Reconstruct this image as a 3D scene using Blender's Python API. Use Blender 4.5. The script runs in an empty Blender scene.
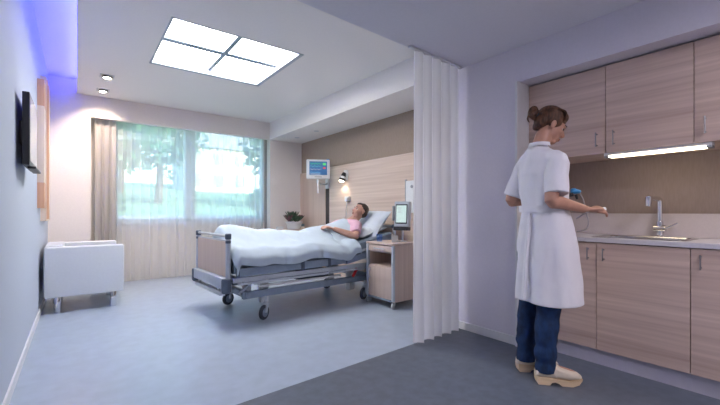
import bpy, bmesh, math, random
from mathutils import Vector, Matrix, Euler, noise
random.seed(7)
C = bpy.context.scene
COL = C.collection
PI = math.pi
R = math.radians

# ------------------------------------------------------------------ materials
def mat(name, col, rough=0.5, metal=0.0, spec=0.5, emit=None, estr=0.0, **k):
    m = bpy.data.materials.new(name); m.use_nodes = True
    b = m.node_tree.nodes['Principled BSDF']
    b.inputs['Base Color'].default_value = (*col, 1)
    b.inputs['Roughness'].default_value = rough
    b.inputs['Metallic'].default_value = metal
    b.inputs['Specular IOR Level'].default_value = spec
    if emit:
        b.inputs['Emission Color'].default_value = (*emit, 1)
        b.inputs['Emission Strength'].default_value = estr
    for a, v in k.items():
        b.inputs[a].default_value = v
    return m

def noisy(m, col_a, col_b, scale=(8, 8, 8), detail=4, bump=0.0, lo=0.35, hi=0.65, nscale=1.0, bdist=0.002):
    nt = m.node_tree; N = nt.nodes; L = nt.links; b = N['Principled BSDF']
    tc = N.new('ShaderNodeTexCoord'); mp = N.new('ShaderNodeMapping'); no = N.new('ShaderNodeTexNoise')
    mp.inputs['Scale'].default_value = scale
    no.inputs['Scale'].default_value = nscale; no.inputs['Detail'].default_value = detail
    cr = N.new('ShaderNodeValToRGB')
    cr.color_ramp.elements[0].position = lo; cr.color_ramp.elements[0].color = (*col_a, 1)
    cr.color_ramp.elements[1].position = hi; cr.color_ramp.elements[1].color = (*col_b, 1)
    L.new(tc.outputs['Object'], mp.inputs['Vector']); L.new(mp.outputs[0], no.inputs['Vector'])
    L.new(no.outputs['Fac'], cr.inputs[0]); L.new(cr.outputs[0], b.inputs['Base Color'])
    if bump:
        bp = N.new('ShaderNodeBump'); bp.inputs['Strength'].default_value = bump; bp.inputs['Distance'].default_value = bdist
        L.new(no.outputs['Fac'], bp.inputs['Height']); L.new(bp.outputs[0], b.inputs['Normal'])
    return m

def var(col, f):
    return tuple(min(1, c * f) for c in col)

def tex_mat(name, col, rough=0.6, d=0.06, scale=(20, 20, 20), bump=0.1, bdist=0.002, **k):
    m = mat(name, col, rough, **k)
    return noisy(m, var(col, 1 - d), var(col, 1 + d), scale, 4, bump, bdist=bdist)

def wood(name, a, b_, horiz='y', rough=0.5, fine=60):
    m = mat(name, a, rough)
    sc = {'y': (fine * .6, 0.9, fine), 'x': (0.9, fine * .6, fine), 'z': (fine, fine, 0.9)}[horiz]
    nt = m.node_tree; N = nt.nodes; L = nt.links; b = N['Principled BSDF']
    tc = N.new('ShaderNodeTexCoord')
    outs = []
    for k, (f, det) in enumerate(((1.0, 3), (0.22, 2))):
        mp = N.new('ShaderNodeMapping'); mp.inputs['Scale'].default_value = tuple(s * f for s in sc)
        no = N.new('ShaderNodeTexNoise'); no.inputs['Scale'].default_value = 1; no.inputs['Detail'].default_value = det
        L.new(tc.outputs['Object'], mp.inputs['Vector']); L.new(mp.outputs[0], no.inputs['Vector']); outs.append(no)
    ad = N.new('ShaderNodeMath'); ad.operation = 'ADD'
    L.new(outs[0].outputs['Fac'], ad.inputs[0]); L.new(outs[1].outputs['Fac'], ad.inputs[1])
    hf = N.new('ShaderNodeMath'); hf.operation = 'MULTIPLY'; hf.inputs[1].default_value = .5
    L.new(ad.outputs[0], hf.inputs[0])
    cr = N.new('ShaderNodeValToRGB')
    cr.color_ramp.elements[0].position = .32; cr.color_ramp.elements[0].color = (*a, 1)
    cr.color_ramp.elements[1].position = .68; cr.color_ramp.elements[1].color = (*b_, 1)
    L.new(hf.outputs[0], cr.inputs[0]); L.new(cr.outputs[0], b.inputs['Base Color'])
    return m

def emission(name, col, s):
    m = bpy.data.materials.new(name); m.use_nodes = True
    nt = m.node_tree; nt.nodes.remove(nt.nodes['Principled BSDF'])
    e = nt.nodes.new('ShaderNodeEmission'); e.inputs[0].default_value = (*col, 1); e.inputs[1].default_value = s
    nt.links.new(e.outputs[0], nt.nodes['Material Output'].inputs[0])
    return m

def sheer(name, col, transp, trans=0.5):
    m = bpy.data.materials.new(name); m.use_nodes = True
    nt = m.node_tree; N = nt.nodes; L = nt.links; N.remove(N['Principled BSDF'])
    d = N.new('ShaderNodeBsdfDiffuse'); t = N.new('ShaderNodeBsdfTranslucent'); tr = N.new('ShaderNodeBsdfTransparent')
    d.inputs[0].default_value = (*col, 1); t.inputs[0].default_value = (*col, 1)
    a = N.new('ShaderNodeMixShader'); a.inputs[0].default_value = trans
    L.new(d.outputs[0], a.inputs[1]); L.new(t.outputs[0], a.inputs[2])
    b = N.new('ShaderNodeMixShader')
    # weave: denser where seen edge-on, as cloth is
    lw = N.new('ShaderNodeLayerWeight'); lw.inputs[0].default_value = .35
    mr = N.new('ShaderNodeMapRange'); mr.inputs['From Min'].default_value = 0; mr.inputs['From Max'].default_value = 1
    mr.inputs['To Min'].default_value = 1 - transp; mr.inputs['To Max'].default_value = 1.0
    L.new(lw.outputs['Facing'], mr.inputs['Value']); L.new(mr.outputs[0], b.inputs[0])
    L.new(tr.outputs[0], b.inputs[1]); L.new(a.outputs[0], b.inputs[2])
    L.new(b.outputs[0], N['Material Output'].inputs[0])
    return m

def glass_mat(name, col=(1, 1, 1), refl=0.06):
    m = bpy.data.materials.new(name); m.use_nodes = True
    nt = m.node_tree; N = nt.nodes; L = nt.links; N.remove(N['Principled BSDF'])
    g = N.new('ShaderNodeBsdfGlossy'); g.inputs['Roughness'].default_value = .02; tr = N.new('ShaderNodeBsdfTransparent')
    tr.inputs[0].default_value = (*col, 1)
    b = N.new('ShaderNodeMixShader'); b.inputs[0].default_value = refl
    L.new(tr.outputs[0], b.inputs[1]); L.new(g.outputs[0], b.inputs[2]); L.new(b.outputs[0], N['Material Output'].inputs[0])
    return m

M = {}
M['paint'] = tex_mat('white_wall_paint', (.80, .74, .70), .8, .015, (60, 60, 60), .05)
M['paint_left'] = tex_mat('wall_paint_blue_light_tint', (.52, .572, .675), .7, .015, (60, 60, 60), .05)  # blue cast of daylight and LED strip mixed into the wall colour
M['paint_side'] = tex_mat('lilac_white_paint', (.72, .69, .77), .8, .015, (60, 60, 60), .05)
M['ceiling'] = tex_mat('ceiling_paint', (.84, .81, .79), .85, .012, (50, 50, 50), .04)
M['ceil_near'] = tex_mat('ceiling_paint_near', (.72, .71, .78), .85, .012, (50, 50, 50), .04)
M['taupe'] = tex_mat('taupe_wallcovering', (.34, .265, .215), .75, .07, (120, 120, 18), .15)
M['splashwall'] = tex_mat('taupe_back_panel', (.32, .25, .225), .6, .05, (90, 90, 14), .1)
M['floor_light'] = tex_mat('pale_linoleum', (.385, .45, .545), .30, .05, (9, 9, 9), .03, spec=.45)
M['floor_dark'] = tex_mat('dark_linoleum', (.115, .135, .175), .36, .10, (14, 14, 14), .03, spec=.4)
M['skirt'] = tex_mat('white_skirting', (.74, .74, .76), .45, .02)
M['wood_h'] = wood('ash_veneer_headwall', (.56, .42, .34), (.74, .60, .51), 'y', .5, 38)
M['wood_v'] = wood('ash_veneer_upright', (.57, .42, .34), (.73, .575, .48), 'z', .5, 45)
M['wood_k'] = wood('ash_veneer_kitchen', (.43, .30, .25), (.72, .565, .485), 'y', .45, 34)
M['wood_b'] = wood('bed_panel_veneer', (.58, .44, .35), (.68, .54, .44), 'z', .5, 60)
M['wood_n'] = wood('nightstand_veneer', (.52, .40, .34), (.66, .53, .46), 'z', .5, 60)
M['orangewood'] = wood('orange_wood', (.64, .34, .20), (.74, .44, .29), 'z', .5, 40)
M['artcream'] = wood('cream_wood', (.74, .58, .46), (.82, .68, .56), 'z', .5, 40)
M['clogwood'] = wood('clog_sole_wood', (.66, .48, .30), (.78, .60, .40), 'x', .55, 80)
M['counter'] = tex_mat('worktop_laminate', (.60, .58, .63), .35, .03, (90, 90, 90), .02)
M['upstand'] = tex_mat('upstand_laminate', (.56, .50, .50), .45, .02, (70, 70, 70), .02)
M['plinth'] = tex_mat('plinth_laminate', (.52, .50, .58), .4, .03)
M['steel'] = tex_mat('brushed_steel', (.62, .62, .64), .25, .05, (200, 6, 200), .03, metal=1)
M['chrome'] = tex_mat('polished_chrome', (.78, .78, .80), .12, .02, metal=1)
M['darkmetal'] = tex_mat('grey_handle_metal', (.30, .29, .30), .35, .05, metal=.9)
M['alu'] = tex_mat('satin_aluminium', (.58, .60, .64), .35, .04, metal=.7)
M['bedgrey'] = tex_mat('bed_grey_blue_lacquer', (.22, .275, .36), .4, .05)
M['bedlight'] = tex_mat('bed_pale_grey_lacquer', (.47, .51, .57), .4, .04)
M['beddark'] = tex_mat('bed_dark_blue_plastic', (.075, .10, .15), .45, .08)
M['mattress'] = tex_mat('mattress_blue_cover', (.22, .28, .36), .7, .06)
M['white_plastic'] = tex_mat('white_plastic', (.74, .75, .77), .4, .02)
M['grey_plastic'] = tex_mat('grey_plastic', (.34, .36, .39), .45, .04)
M['black_plastic'] = tex_mat('black_plastic', (.02, .02, .025), .4, .1)
M['rubber'] = tex_mat('dark_rubber', (.045, .055, .075), .6, .1)
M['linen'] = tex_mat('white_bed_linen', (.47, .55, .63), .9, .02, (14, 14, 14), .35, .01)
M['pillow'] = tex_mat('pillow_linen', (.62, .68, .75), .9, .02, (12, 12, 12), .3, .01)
M['coat'] = tex_mat('white_coat_cotton', (.78, .77, .82), .85, .02, (11, 11, 5), .5, .012)
M['jeans'] = tex_mat('dark_blue_denim', (.006, .028, .09), .85, .35, (26, 26, 14), .5, .008)
M['skin_w'] = tex_mat('tanned_skin', (.50, .26, .185), .5, .06, (18, 18, 18), .08)
M['skin_m'] = tex_mat('fair_skin', (.52, .29, .22), .5, .07, (18, 18, 18), .08)
M['hair_w'] = tex_mat('brown_hair', (.085, .034, .016), .6, .55, (60, 60, 24), .9, .004)
M['hair_m'] = tex_mat('short_dark_hair', (.045, .026, .02), .6, .4, (120, 120, 120), .8, .004)
M['pink'] = tex_mat('pink_tshirt_cotton', (.70, .43, .54), .9, .04, (16, 16, 16), .4, .008)
M['lips'] = tex_mat('lips', (.42, .14, .12), .45, .05)
M['eye'] = tex_mat('eye_white', (.75, .73, .71), .2, .01)
M['lash'] = tex_mat('dark_lashes_and_brows', (.03, .018, .013), .6, .1)
M['cream'] = tex_mat('cream_leather', (.72, .62, .50), .4, .05, (30, 30, 30), .1)
M['leather'] = tex_mat('white_leatherette', (.62, .65, .70), .42, .015, (40, 40, 40), .06)
M['pot'] = tex_mat('white_glazed_pot', (.68, .66, .67), .35, .02)
M['leaf'] = tex_mat('succulent_leaf', (.07, .13, .08), .5, .4, (18, 18, 18), .1)
M['leaf_p'] = tex_mat('purple_leaf', (.16, .07, .085), .5, .3, (18, 18, 18), .1)
M['soil'] = tex_mat('soil', (.05, .035, .025), .9, .3)
M['blue'] = tex_mat('blue_rubber', (.03, .22, .50), .4, .1)
M['red'] = tex_mat('red_plastic', (.55, .03, .04), .4, .1)
M['hose'] = tex_mat('grey_hose', (.28, .26, .28), .5, .1)
M['blueglass'] = glass_mat('blue_drinking_glass', (.55, .74, .97), .12)
M['glass'] = glass_mat('window_glass', (.80, .92, 1.0), .05)
M['sheer'] = sheer('sheer_curtain_voile', (.84, .83, .82), .42, .5)
M['privacy'] = sheer('privacy_curtain_cloth', (.84, .83, .87), .14, .45)
M['drape'] = sheer('beige_drape_cloth', (.58, .54, .52), .0, .3)
M['drape_d'] = sheer('grey_drape_cloth', (.34, .31, .30), .0, .15)
M['frame'] = tex_mat('window_frame_paint', (.62, .64, .68), .5, .02)
M['bulb'] = emission('warm_lamp_bulb', (1.0, .86, .68), 3)
M['halo'] = emission('downlight_lamp', (1.0, .87, .70), 30)
M['tube'] = emission('under_cabinet_tube', (1.0, .83, .55), 4.5)
M['led'] = emission('blue_led_strip', (.07, .08, 1.0), 20)

# ------------------------------------------------------------------ mesh tools
def newbm(): return bmesh.new()

def absorb(bm, src, mtx=None):
    if mtx is not None: bmesh.ops.transform(src, matrix=mtx, verts=src.verts)
    me = bpy.data.meshes.new('t'); src.to_mesh(me); src.free(); bm.from_mesh(me); bpy.data.meshes.remove(me)

def xf(loc=(0, 0, 0), rot=(0, 0, 0)):
    return Matrix.Translation(loc) @ Euler(rot).to_matrix().to_4x4()

def box(bm, c, s, bev=0.0, rot=(0, 0, 0), seg=2):
    b = bmesh.new(); bmesh.ops.create_cube(b, size=1)
    bmesh.ops.scale(b, vec=s, verts=b.verts)
    if bev: bmesh.ops.bevel(b, geom=b.edges[:], offset=min(bev, min(s) * .49), segments=seg, profile=.7, affect='EDGES')
    absorb(bm, b, xf(c, rot))

def bx(bm, x0, x1, y0, y1, z0, z1, bev=0.0, seg=2):
    box(bm, ((x0 + x1) / 2, (y0 + y1) / 2, (z0 + z1) / 2), (abs(x1 - x0), abs(y1 - y0), abs(z1 - z0)), bev, seg=seg)

def smooth_path(pts, n=4):
    P = [Vector(p) for p in pts]
    if len(P) < 3 or n < 2: return P
    out = []
    for i in range(len(P) - 1):
        p0 = P[max(i - 1, 0)]; p1 = P[i]; p2 = P[i + 1]; p3 = P[min(i + 2, len(P) - 1)]
        for k in range(n):
            t = k / n
            out.append(.5 * ((2 * p1) + (-p0 + p2) * t + (2 * p0 - 5 * p1 + 4 * p2 - p3) * t * t + (-p0 + 3 * p1 - 3 * p2 + p3) * t ** 3))
    out.append(P[-1]); return out

def tube(bm, pts, r, n=12, sm=1, flat=1.0):
    rs = r if isinstance(r, (list, tuple)) else [r] * len(pts)
    P = smooth_path(pts, sm) if sm > 1 else [Vector(p) for p in pts]
    if sm > 1 and len(pts) > 2:
        rr = []
        for i in range(len(pts) - 1):
            for k in range(sm):
                t = k / sm; rr.append(rs[i] * (1 - t) + rs[i + 1] * t)
        rr.append(rs[-1]); rs = rr
    rings = []
    up = None
    for i, p in enumerate(P):
        d = (P[min(i + 1, len(P) - 1)] - P[max(i - 1, 0)]).normalized()
        if up is None:
            up = Vector((0, 0, 1)) if abs(d.z) < .9 else Vector((1, 0, 0))
        a = up - d * up.dot(d)
        if a.length < 1e-4: a = d.orthogonal()
        a.normalize(); up = a; b = d.cross(a)
        rings.append([bm.verts.new(p + (a * math.cos(2 * PI * k / n) * flat + b * math.sin(2 * PI * k / n)) * rs[i]) for k in range(n)])
    for A, B in zip(rings, rings[1:]):
        for k in range(n): bm.faces.new((A[k], A[(k + 1) % n], B[(k + 1) % n], B[k]))
    bm.faces.new(rings[0][::-1]); bm.faces.new(rings[-1])

def loft(bm, rings, cap=True):
    V = [[bm.verts.new(p) for p in ring] for ring in rings]
    n = len(V[0])
    for A, B in zip(V, V[1:]):
        for k in range(n): bm.faces.new((A[k], A[(k + 1) % n], B[(k + 1) % n], B[k]))
    if cap: bm.faces.new(V[0][::-1]); bm.faces.new(V[-1])
    return V

def lathe(bm, prof, mtx=None, n=24):
    b = bmesh.new(); rings = []
    for r, z in prof:
        if r < 1e-5: rings.append([b.verts.new((0, 0, z))])
        else: rings.append([b.verts.new((r * math.cos(2 * PI * k / n), r * math.sin(2 * PI * k / n), z)) for k in range(n)])
    for A, B in zip(rings, rings[1:]):
        for k in range(n):
            a = [A[k % len(A)], A[(k + 1) % len(A)], B[(k + 1) % len(B)], B[k % len(B)]]
            u = []
            for v in a:
                if v not in u: u.append(v)
            if len(u) > 2:
                try: b.faces.new(u)
                except ValueError: pass
    bmesh.ops.recalc_face_normals(b, faces=b.faces)
    absorb(bm, b, mtx if mtx is not None else Matrix())

def ell(bm, c, r, mtx=None, seg=20):
    b = bmesh.new(); bmesh.ops.create_uvsphere(b, u_segments=seg, v_segments=max(8, seg * 2 // 3), radius=1)
    bmesh.ops.scale(b, vec=r, verts=b.verts)
    m = Matrix.Translation(c)
    absorb(bm, b, (mtx @ m) if mtx is not None else m)

def prism(bm, pts, z0, z1):
    A = [bm.verts.new((x, y, z0)) for x, y in pts]; B = [bm.verts.new((x, y, z1)) for x, y in pts]
    n = len(pts)
    for k in range(n): bm.faces.new((A[k], A[(k + 1) % n], B[(k + 1) % n], B[k]))
    bm.faces.new(A[::-1]); bm.faces.new(B)

def obj(name, bm, m, parent=None, smooth=True, loc=(0, 0, 0), rot=(0, 0, 0), angle=35):
    bmesh.ops.recalc_face_normals(bm, faces=bm.faces)
    me = bpy.data.meshes.new(name); bm.to_mesh(me); bm.free()
    me.materials.append(m)
    if smooth:
        me.polygons.foreach_set('use_smooth', [True] * len(me.polygons))
        try: me.set_sharp_from_angle(angle=R(angle))
        except Exception: pass
    o = bpy.data.objects.new(name, me); COL.objects.link(o)
    o.location = loc; o.rotation_euler = rot
    if parent: o.parent = parent
    return o

def pieces(name, bm, m, parent=None, **k):
    # every separate piece becomes a mesh of its own
    bm.verts.index_update(); seen = set(); out = []
    for v in bm.verts:
        if v in seen: continue
        st = [v]; isl = set([v])
        while st:
            q = st.pop()
            for e_ in q.link_edges:
                w_ = e_.other_vert(q)
                if w_ not in isl: isl.add(w_); st.append(w_)
        seen |= isl; out.append(isl)
    res = []
    for isl in out:
        b = bmesh.new(); mp_ = {v: b.verts.new(v.co) for v in isl}
        fs = set(f for v in isl for f in v.link_faces)
        for f in fs: b.faces.new([mp_[v] for v in f.verts])
        res.append(obj(name, b, m, parent, **k))
    bm.free(); return res

def thing(name, label, cat, loc=(0, 0, 0), rotz=0, group=None):
    o = bpy.data.objects.new(name, None); COL.objects.link(o); o.empty_display_size = .05
    o.location = loc; o.rotation_euler = (0, 0, rotz); o['label'] = label; o['category'] = cat
    if group: o['group'] = group
    return o

def tag(o, label, cat, group=None, kind=None):
    o['label'] = label; o['category'] = cat
    if group: o['group'] = group
    if kind: o['kind'] = kind
    return o

def struct(name, bm, m, parent=None, smooth=False):
    o = obj(name, bm, m, parent, smooth)
    if parent is None: o['kind'] = 'structure'
    return o

def slab(name, m, *b, parent=None):
    bm = newbm(); bx(bm, *b); return struct(name, bm, m, parent)

def dup(root, loc=None, rotz=None, label=None):
    def cp(o, par):
        c = o.copy(); COL.objects.link(c); c.parent = par
        for ch in o.children: cp(ch, c)
        return c
    r = cp(root, None)
    if loc is not None: r.location = loc
    if rotz is not None: r.rotation_euler[2] = rotz
    if label: r['label'] = label
    return r

def remesh(o, v, it=4):
    a = o.modifiers.new('r', 'REMESH'); a.mode = 'VOXEL'; a.voxel_size = v; a.use_smooth_shade = True
    if it:
        b = o.modifiers.new('s', 'SMOOTH'); b.factor = .5; b.iterations = it
    return o

# ------------------------------------------------------------------ room shell
XL, XW, XH, XK = -.32, 2.89, 3.58, 3.52       # left wall, side wall, head wall, kitchen back wall
YB, YN, YC = 6.69, -2.6, 2.225                # back wall, behind camera, curtain line
ZC, ZN = 2.80, 2.455
def YL(x): return 2.235 + .054 * (x - 2.89)      # the joint between the two floors runs slightly askew
for nm_, mt_, pts_ in (('floor_light', M['floor_light'], [(XL - .15, YL(XL - .15)), (3.8, YL(3.8)), (3.8, 7.15), (XL - .15, 7.15)]),
                       ('floor_dark', M['floor_dark'], [(XL - .15, YN - .1), (3.8, YN - .1), (3.8, YL(3.8)), (XL - .15, YL(XL - .15))])):
    bm = newbm(); prism(bm, pts_, -.1, 0); struct(nm_, bm, mt_)
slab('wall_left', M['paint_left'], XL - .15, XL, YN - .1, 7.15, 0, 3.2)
slab('wall_behind', M['paint'], XL, 3.8, YN - .12, YN, 0, 3.0)
# back wall with curtain niche, then window wall
slab('wall_back', M['paint'], XL, .16, YB, 7.15, 0, 3.2)
bmv = newbm(); bx(bmv, .16, 2.935, YB, 6.80, 2.487, 3.2)
struct('wall_back_valance', bmv, M['paint'])
slab('wall_back_pier', M['paint'], 2.935, 3.75, YB, 7.15, 0, 3.2)
slab('wall_window_apron', M['paint'], .16, 2.935, 6.98, 7.15, 0, .93)
slab('wall_window_left', M['paint'], .16, .46, 6.98, 7.15, .93, 2.9)
slab('wall_window_header', M['paint'], .46, 2.935, 6.98, 7.15, 2.62, 2.9)
slab('ceiling_niche', M['ceiling'], .16, 2.935, 6.80, 6.98, 2.62, 2.75)
# ceilings
bm = newbm()
sx0, sx1, sy0, sy1 = .655, 1.955, 3.565, 4.84
bx(bm, 0, sx0, 2.0, YB, ZC, 2.86); bx(bm, sx1, 3.75, 2.0, YB, ZC, 2.86)
bx(bm, sx0, sx1, 2.0, sy0, ZC, 2.86); bx(bm, sx0, sx1, sy1, YB, ZC, 2.86)
bx(bm, .10, 3.75, YC, YB, 2.93, 3.0)
bx(bm, .10, .16, YC, YB, 2.86, 2.93)
struct('ceiling', bm, M['ceiling'])
slab('ceiling_cove', M['ceiling'], XL, .10, YC - .2, YB, 3.0, 3.08)
bm = newbm(); prism(bm, [(XL, YN), (3.8, YN), (3.8, YL(3.8)), (XL, YL(XL))], ZN, 3.0); struct('ceiling_near', bm, M['ceil_near'])
bm = newbm(); bx(bm, 2.925, 3.75, 2.32, YB, 2.48, ZC); struct('ceiling_soffit', bm, M['ceiling'])
# right side
slab('wall_side', M['paint_side'], XW, 3.75, 1.658, 2.32, 0, ZN)
slab('wall_side_bulkhead', M['paint_side'], XW, 3.75, YN, 1.658, 2.17, ZN)
slab('wall_kitchen', M['splashwall'], XK, 3.75, YN, 1.658, 0, 2.17)
slab('wall_head', M['taupe'], XH + .03, 3.80, 2.32, YB, 0, 2.48)
# skirtings
slab('baseboard_left', M['skirt'], XL, XL + .012, YN, YB, 0, .07)
slab('baseboard_back', M['skirt'], XL, .16, YB - .012, YB, 0, .07)
slab('baseboard_right', M['skirt'], XW - .012, XW, 1.658, 2.32, 0, .07)
slab('trim_1', M['skirt'], XK - .66, XK - .36, 1.640, 1.658, 0, 2.17)
# head wall cladding
def board(name, m, *b):
    bm = newbm(); bx(bm, *b, .003, 1); o = obj(name, bm, m); o['kind'] = 'structure'; return o
board('wall_head_cladding', M['wood_h'], XH, XH + .03, 2.32, 5.61, 0, 1.90)
board('wall_head_cladding_corner', M['wood_v'], XH, XH + .03, 5.75, YB, 0, 1.87)
slab('trim_2', tex_mat('dark_taupe_recess', (.06, .045, .04), .7), XH + .015, XH + .03, 5.61, 5.75, 0, 1.87)

# ------------------------------------------------------------------ window
w = newbm()
x0, x1, z0, z1 = .46, 2.935, .93, 2.62
for a, b in ((x0, x0 + .06), (1.50, 1.66), (x1 - .06, x1)): bx(w, a, b, 7.0, 7.08, z0, z1, .004)
bx(w, x0, x1, 7.0, 7.08, z0, z0 + .06, .004); bx(w, x0, x1, 7.0, 7.08, z1 - .06, z1, .004)
win = struct('window_1', w, M['frame'], smooth=True)
g = newbm(); bx(g, x0 + .06, 1.50, 7.035, 7.041, z0 + .06, z1 - .06); obj('pane', g, M['glass'], win, False)
g = newbm(); bx(g, 1.66, x1 - .06, 7.035, 7.041, z0 + .06, z1 - .06); obj('pane', g, M['glass'], win, False)
s = newbm(); bx(s, x0 - .02, x1, 6.93, 7.0, .90, .93, .006); obj('window_sill', s, M['skirt'], win)

# ------------------------------------------------------------------ curtains
def curtain(name, m, xa, xb, y, z0, z1, amp, wl, seed=0, parent=None, axis='x', thick=0.0, rowsn=26, flare=.3):
    rnd = random.Random(seed)
    n = int(abs(xb - xa) / .008); bm = newbm(); rows = []
    ph = rnd.random() * 6
    for j in range(rowsn + 1):
        t = j / rowsn; z = z1 + (z0 - z1) * t; row = []
        for i in range(n + 1):
            x = xa + (xb - xa) * i / n
            q = x / wl * 2 * PI + ph + 1.1 * noise.noise(Vector((x * 3.1, seed, t * .5)))
            a = amp * (1 - flare + 2 * flare * t) * (.75 + .5 * noise.noise(Vector((x * 4, 5 + seed, t))))
            dy = a * math.sin(q) + a * .25 * math.sin(2 * q + 1)
            dx = .25 * wl * math.sin(2 * q) * .25 + .012 * t * noise.noise(Vector((x * 6, t * 2, seed)))
            row.append(bm.verts.new((x + dx, y + dy, z)))
        rows.append(row)
    for A, B in zip(rows, rows[1:]):
        for i in range(n): bm.faces.new((A[i], A[i + 1], B[i + 1], B[i]))
    return obj(name, bm, m, parent)

c1 = thing('sheer_curtain', 'left-hand sheer white voile curtain over the garden window', 'curtain', group=None)
curtain('cloth', M['sheer'], .40, 1.64, 6.85, .012, 2.56, .015, .125, 3, c1)
c2 = thing('sheer_curtain', 'right-hand sheer white voile curtain, the one behind the bed foot', 'curtain')
curtain('cloth', M['sheer'], 1.56, 2.86, 6.875, .012, 2.56, .015, .12, 8, c2)
for c_, a, b, yy in ((c1, .30, 1.64, 6.85), (c2, 1.56, 2.90, 6.875)):
    bm = newbm(); bx(bm, a, b, yy - .012, yy + .012, 2.585, 2.605, .003); obj('rail', bm, M['white_plastic'], c_)
    bm = newbm(); k = a + .03
    while k < b: bx(bm, k, k + .006, yy - .003, yy + .003, 2.555, 2.587); k += .09
    pieces('glider', bm, M['white_plastic'], c_)
d1 = curtain('drape', M['drape'], .20, .475, 6.80, .012, 2.60, .035, .085, 4)
tag(d1, 'opaque beige drape bunched at the left end of the window', 'curtain')
d2 = curtain('drape', M['drape_d'], 2.87, 2.925, 6.81, .012, 2.60, .02, .05, 5)
tag(d2, 'narrow dark grey drape at the right end of the window beside the wall pier', 'curtain')
pc = thing('privacy_curtain', 'tall off-white privacy curtain hanging from the ceiling between bed area and kitchenette', 'curtain', (2.855, YL(2.855) - .03, 0), math.atan(.054))
curtain('cloth', M['privacy'], -.650, -.006, 0, .012, 2.44, .032, .118, 12, pc, flare=.3)
bm = newbm(); bx(bm, -.70, .0, -.015, .015, 2.441, 2.455, .003)
obj('ceiling_rail', bm, M['white_plastic'], pc)

# ------------------------------------------------------------------ ceiling light
sk = thing('ceiling_light', 'large square luminous ceiling panel divided into four panes', 'light', ((sx0 + sx1) / 2, (sy0 + sy1) / 2, ZC))
hw, hd = (sx1 - sx0) / 2, (sy1 - sy0) / 2
bm = newbm()
for s_ in (-1, 1):
    bx(bm, s_ * hw, s_ * (hw - (.022 if s_ < 0 else .05)), -hd, hd, -.003, .09, .002)
    bx(bm, -hw, hw, s_ * hd, s_ * (hd - (.022 if s_ < 0 else .06)), -.003, .09, .002)
obj('frame', bm, M['bedlight'], sk)
bm = newbm(); bx(bm, -.024, .024, -hd + .02, hd - .02, .052, .062); bx(bm, -hw + .02, hw - .02, -.042, .042, .0525, .0625)
obj('cross_bar', bm, M['bedgrey'], sk)
def panel_emission():
    m = bpy.data.materials.new('lit_diffuser'); m.use_nodes = True
    nt = m.node_tree; N = nt.nodes; L = nt.links; N.remove(N['Principled BSDF'])
    e = N.new('ShaderNodeEmission'); e.inputs[0].default_value = (1.0, .985, .97, 1)
    e.inputs[1].default_value = SKY_E
    L.new(e.outputs[0], N['Material Output'].inputs[0]); return m
SKY_E = 7.0
pm = panel_emission()
for i in (0, 1):
    for j in (0, 1):
        bm = newbm()
        bx(bm, -hw + .022 if i == 0 else .002, -.002 if i == 0 else hw - .022, -hd + .022 if j == 0 else .002, -.002 if j == 0 else hd - .022, .075, .08)
        obj('diffuser', bm, pm, sk, False)

# blue led strip in the cove pocket
bm = newbm(); bx(bm, .015, .03, 2.3, 6.6, 2.865, 2.873, .0)
tag(obj('led_strip', bm, M['led'], None, False), 'blue light strip hidden in the ceiling cove above the left wall', 'light')

# recessed downlights near the window
def downlight(loc, label):
    t = thing('downlight', label, 'light', loc, 0, 'recessed square spotlights by the window')
    bm = newbm()
    for s_ in (-1, 1):
        bx(bm, s_ * .075, s_ * .062, -.075, .075, -.006, .0, .001); bx(bm, -.075, .075, s_ * .075, s_ * .062, -.006, 0, .001)
    obj('frame', bm, M['alu'], t)
    bm = newbm(); lathe(bm, [(0, -.004), (.03, -.004), (.043, -.012), (.05, -.03), (.055, -.03), (.055, -.001), (0, -.001)], xf((.006, 0, 0)))
    obj('lamp_ring', bm, M['darkmetal'], t)
    bm = newbm(); ell(bm, (-.006, 0, -.018), (.038, .038, .014)); obj('bulb', bm, M['halo'], t)
    return t
downlight((.30, 5.62, ZC), 'recessed square spotlight in the ceiling, the one farther from the window')
downlight((.29, 6.29, ZC), 'recessed square spotlight in the ceiling, the one closest to the window')
def lamp(kind, name, loc, energy, col, rot=(0, 0, 0), **k):
    l = bpy.data.lights.new(name, kind); l.energy = energy; l.color = col
    for a, v in k.items(): setattr(l, a, v)
    o = bpy.data.objects.new(name, l); COL.objects.link(o); o.location = loc; o.rotation_euler = rot; return o
for y in (5.62, 6.29):
    lamp('SPOT', 'spot_beam', (.30, y, 2.755), 20, (1, .80, .66), (R(24), 0, R(8)), spot_size=R(105), spot_blend=.8, shadow_soft_size=.03)
for k, (x, y) in enumerate(((3.25, 6.2), (3.25, 5.5))):
    bm = newbm(); lathe(bm, [(0, -.002), (.03, -.002), (.034, -.005), (.045, -.004), (.046, 0), (0, 0)])
    o = obj('soffit_spotlight', bm, M['alu'], None, loc=(x, y, 2.48))
    tag(o, ('small round unlit spotlight in the soffit, nearest the window wall', 'small round unlit spotlight in the soffit, above the monitor')[k], 'light', 'small soffit spotlights')

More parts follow.
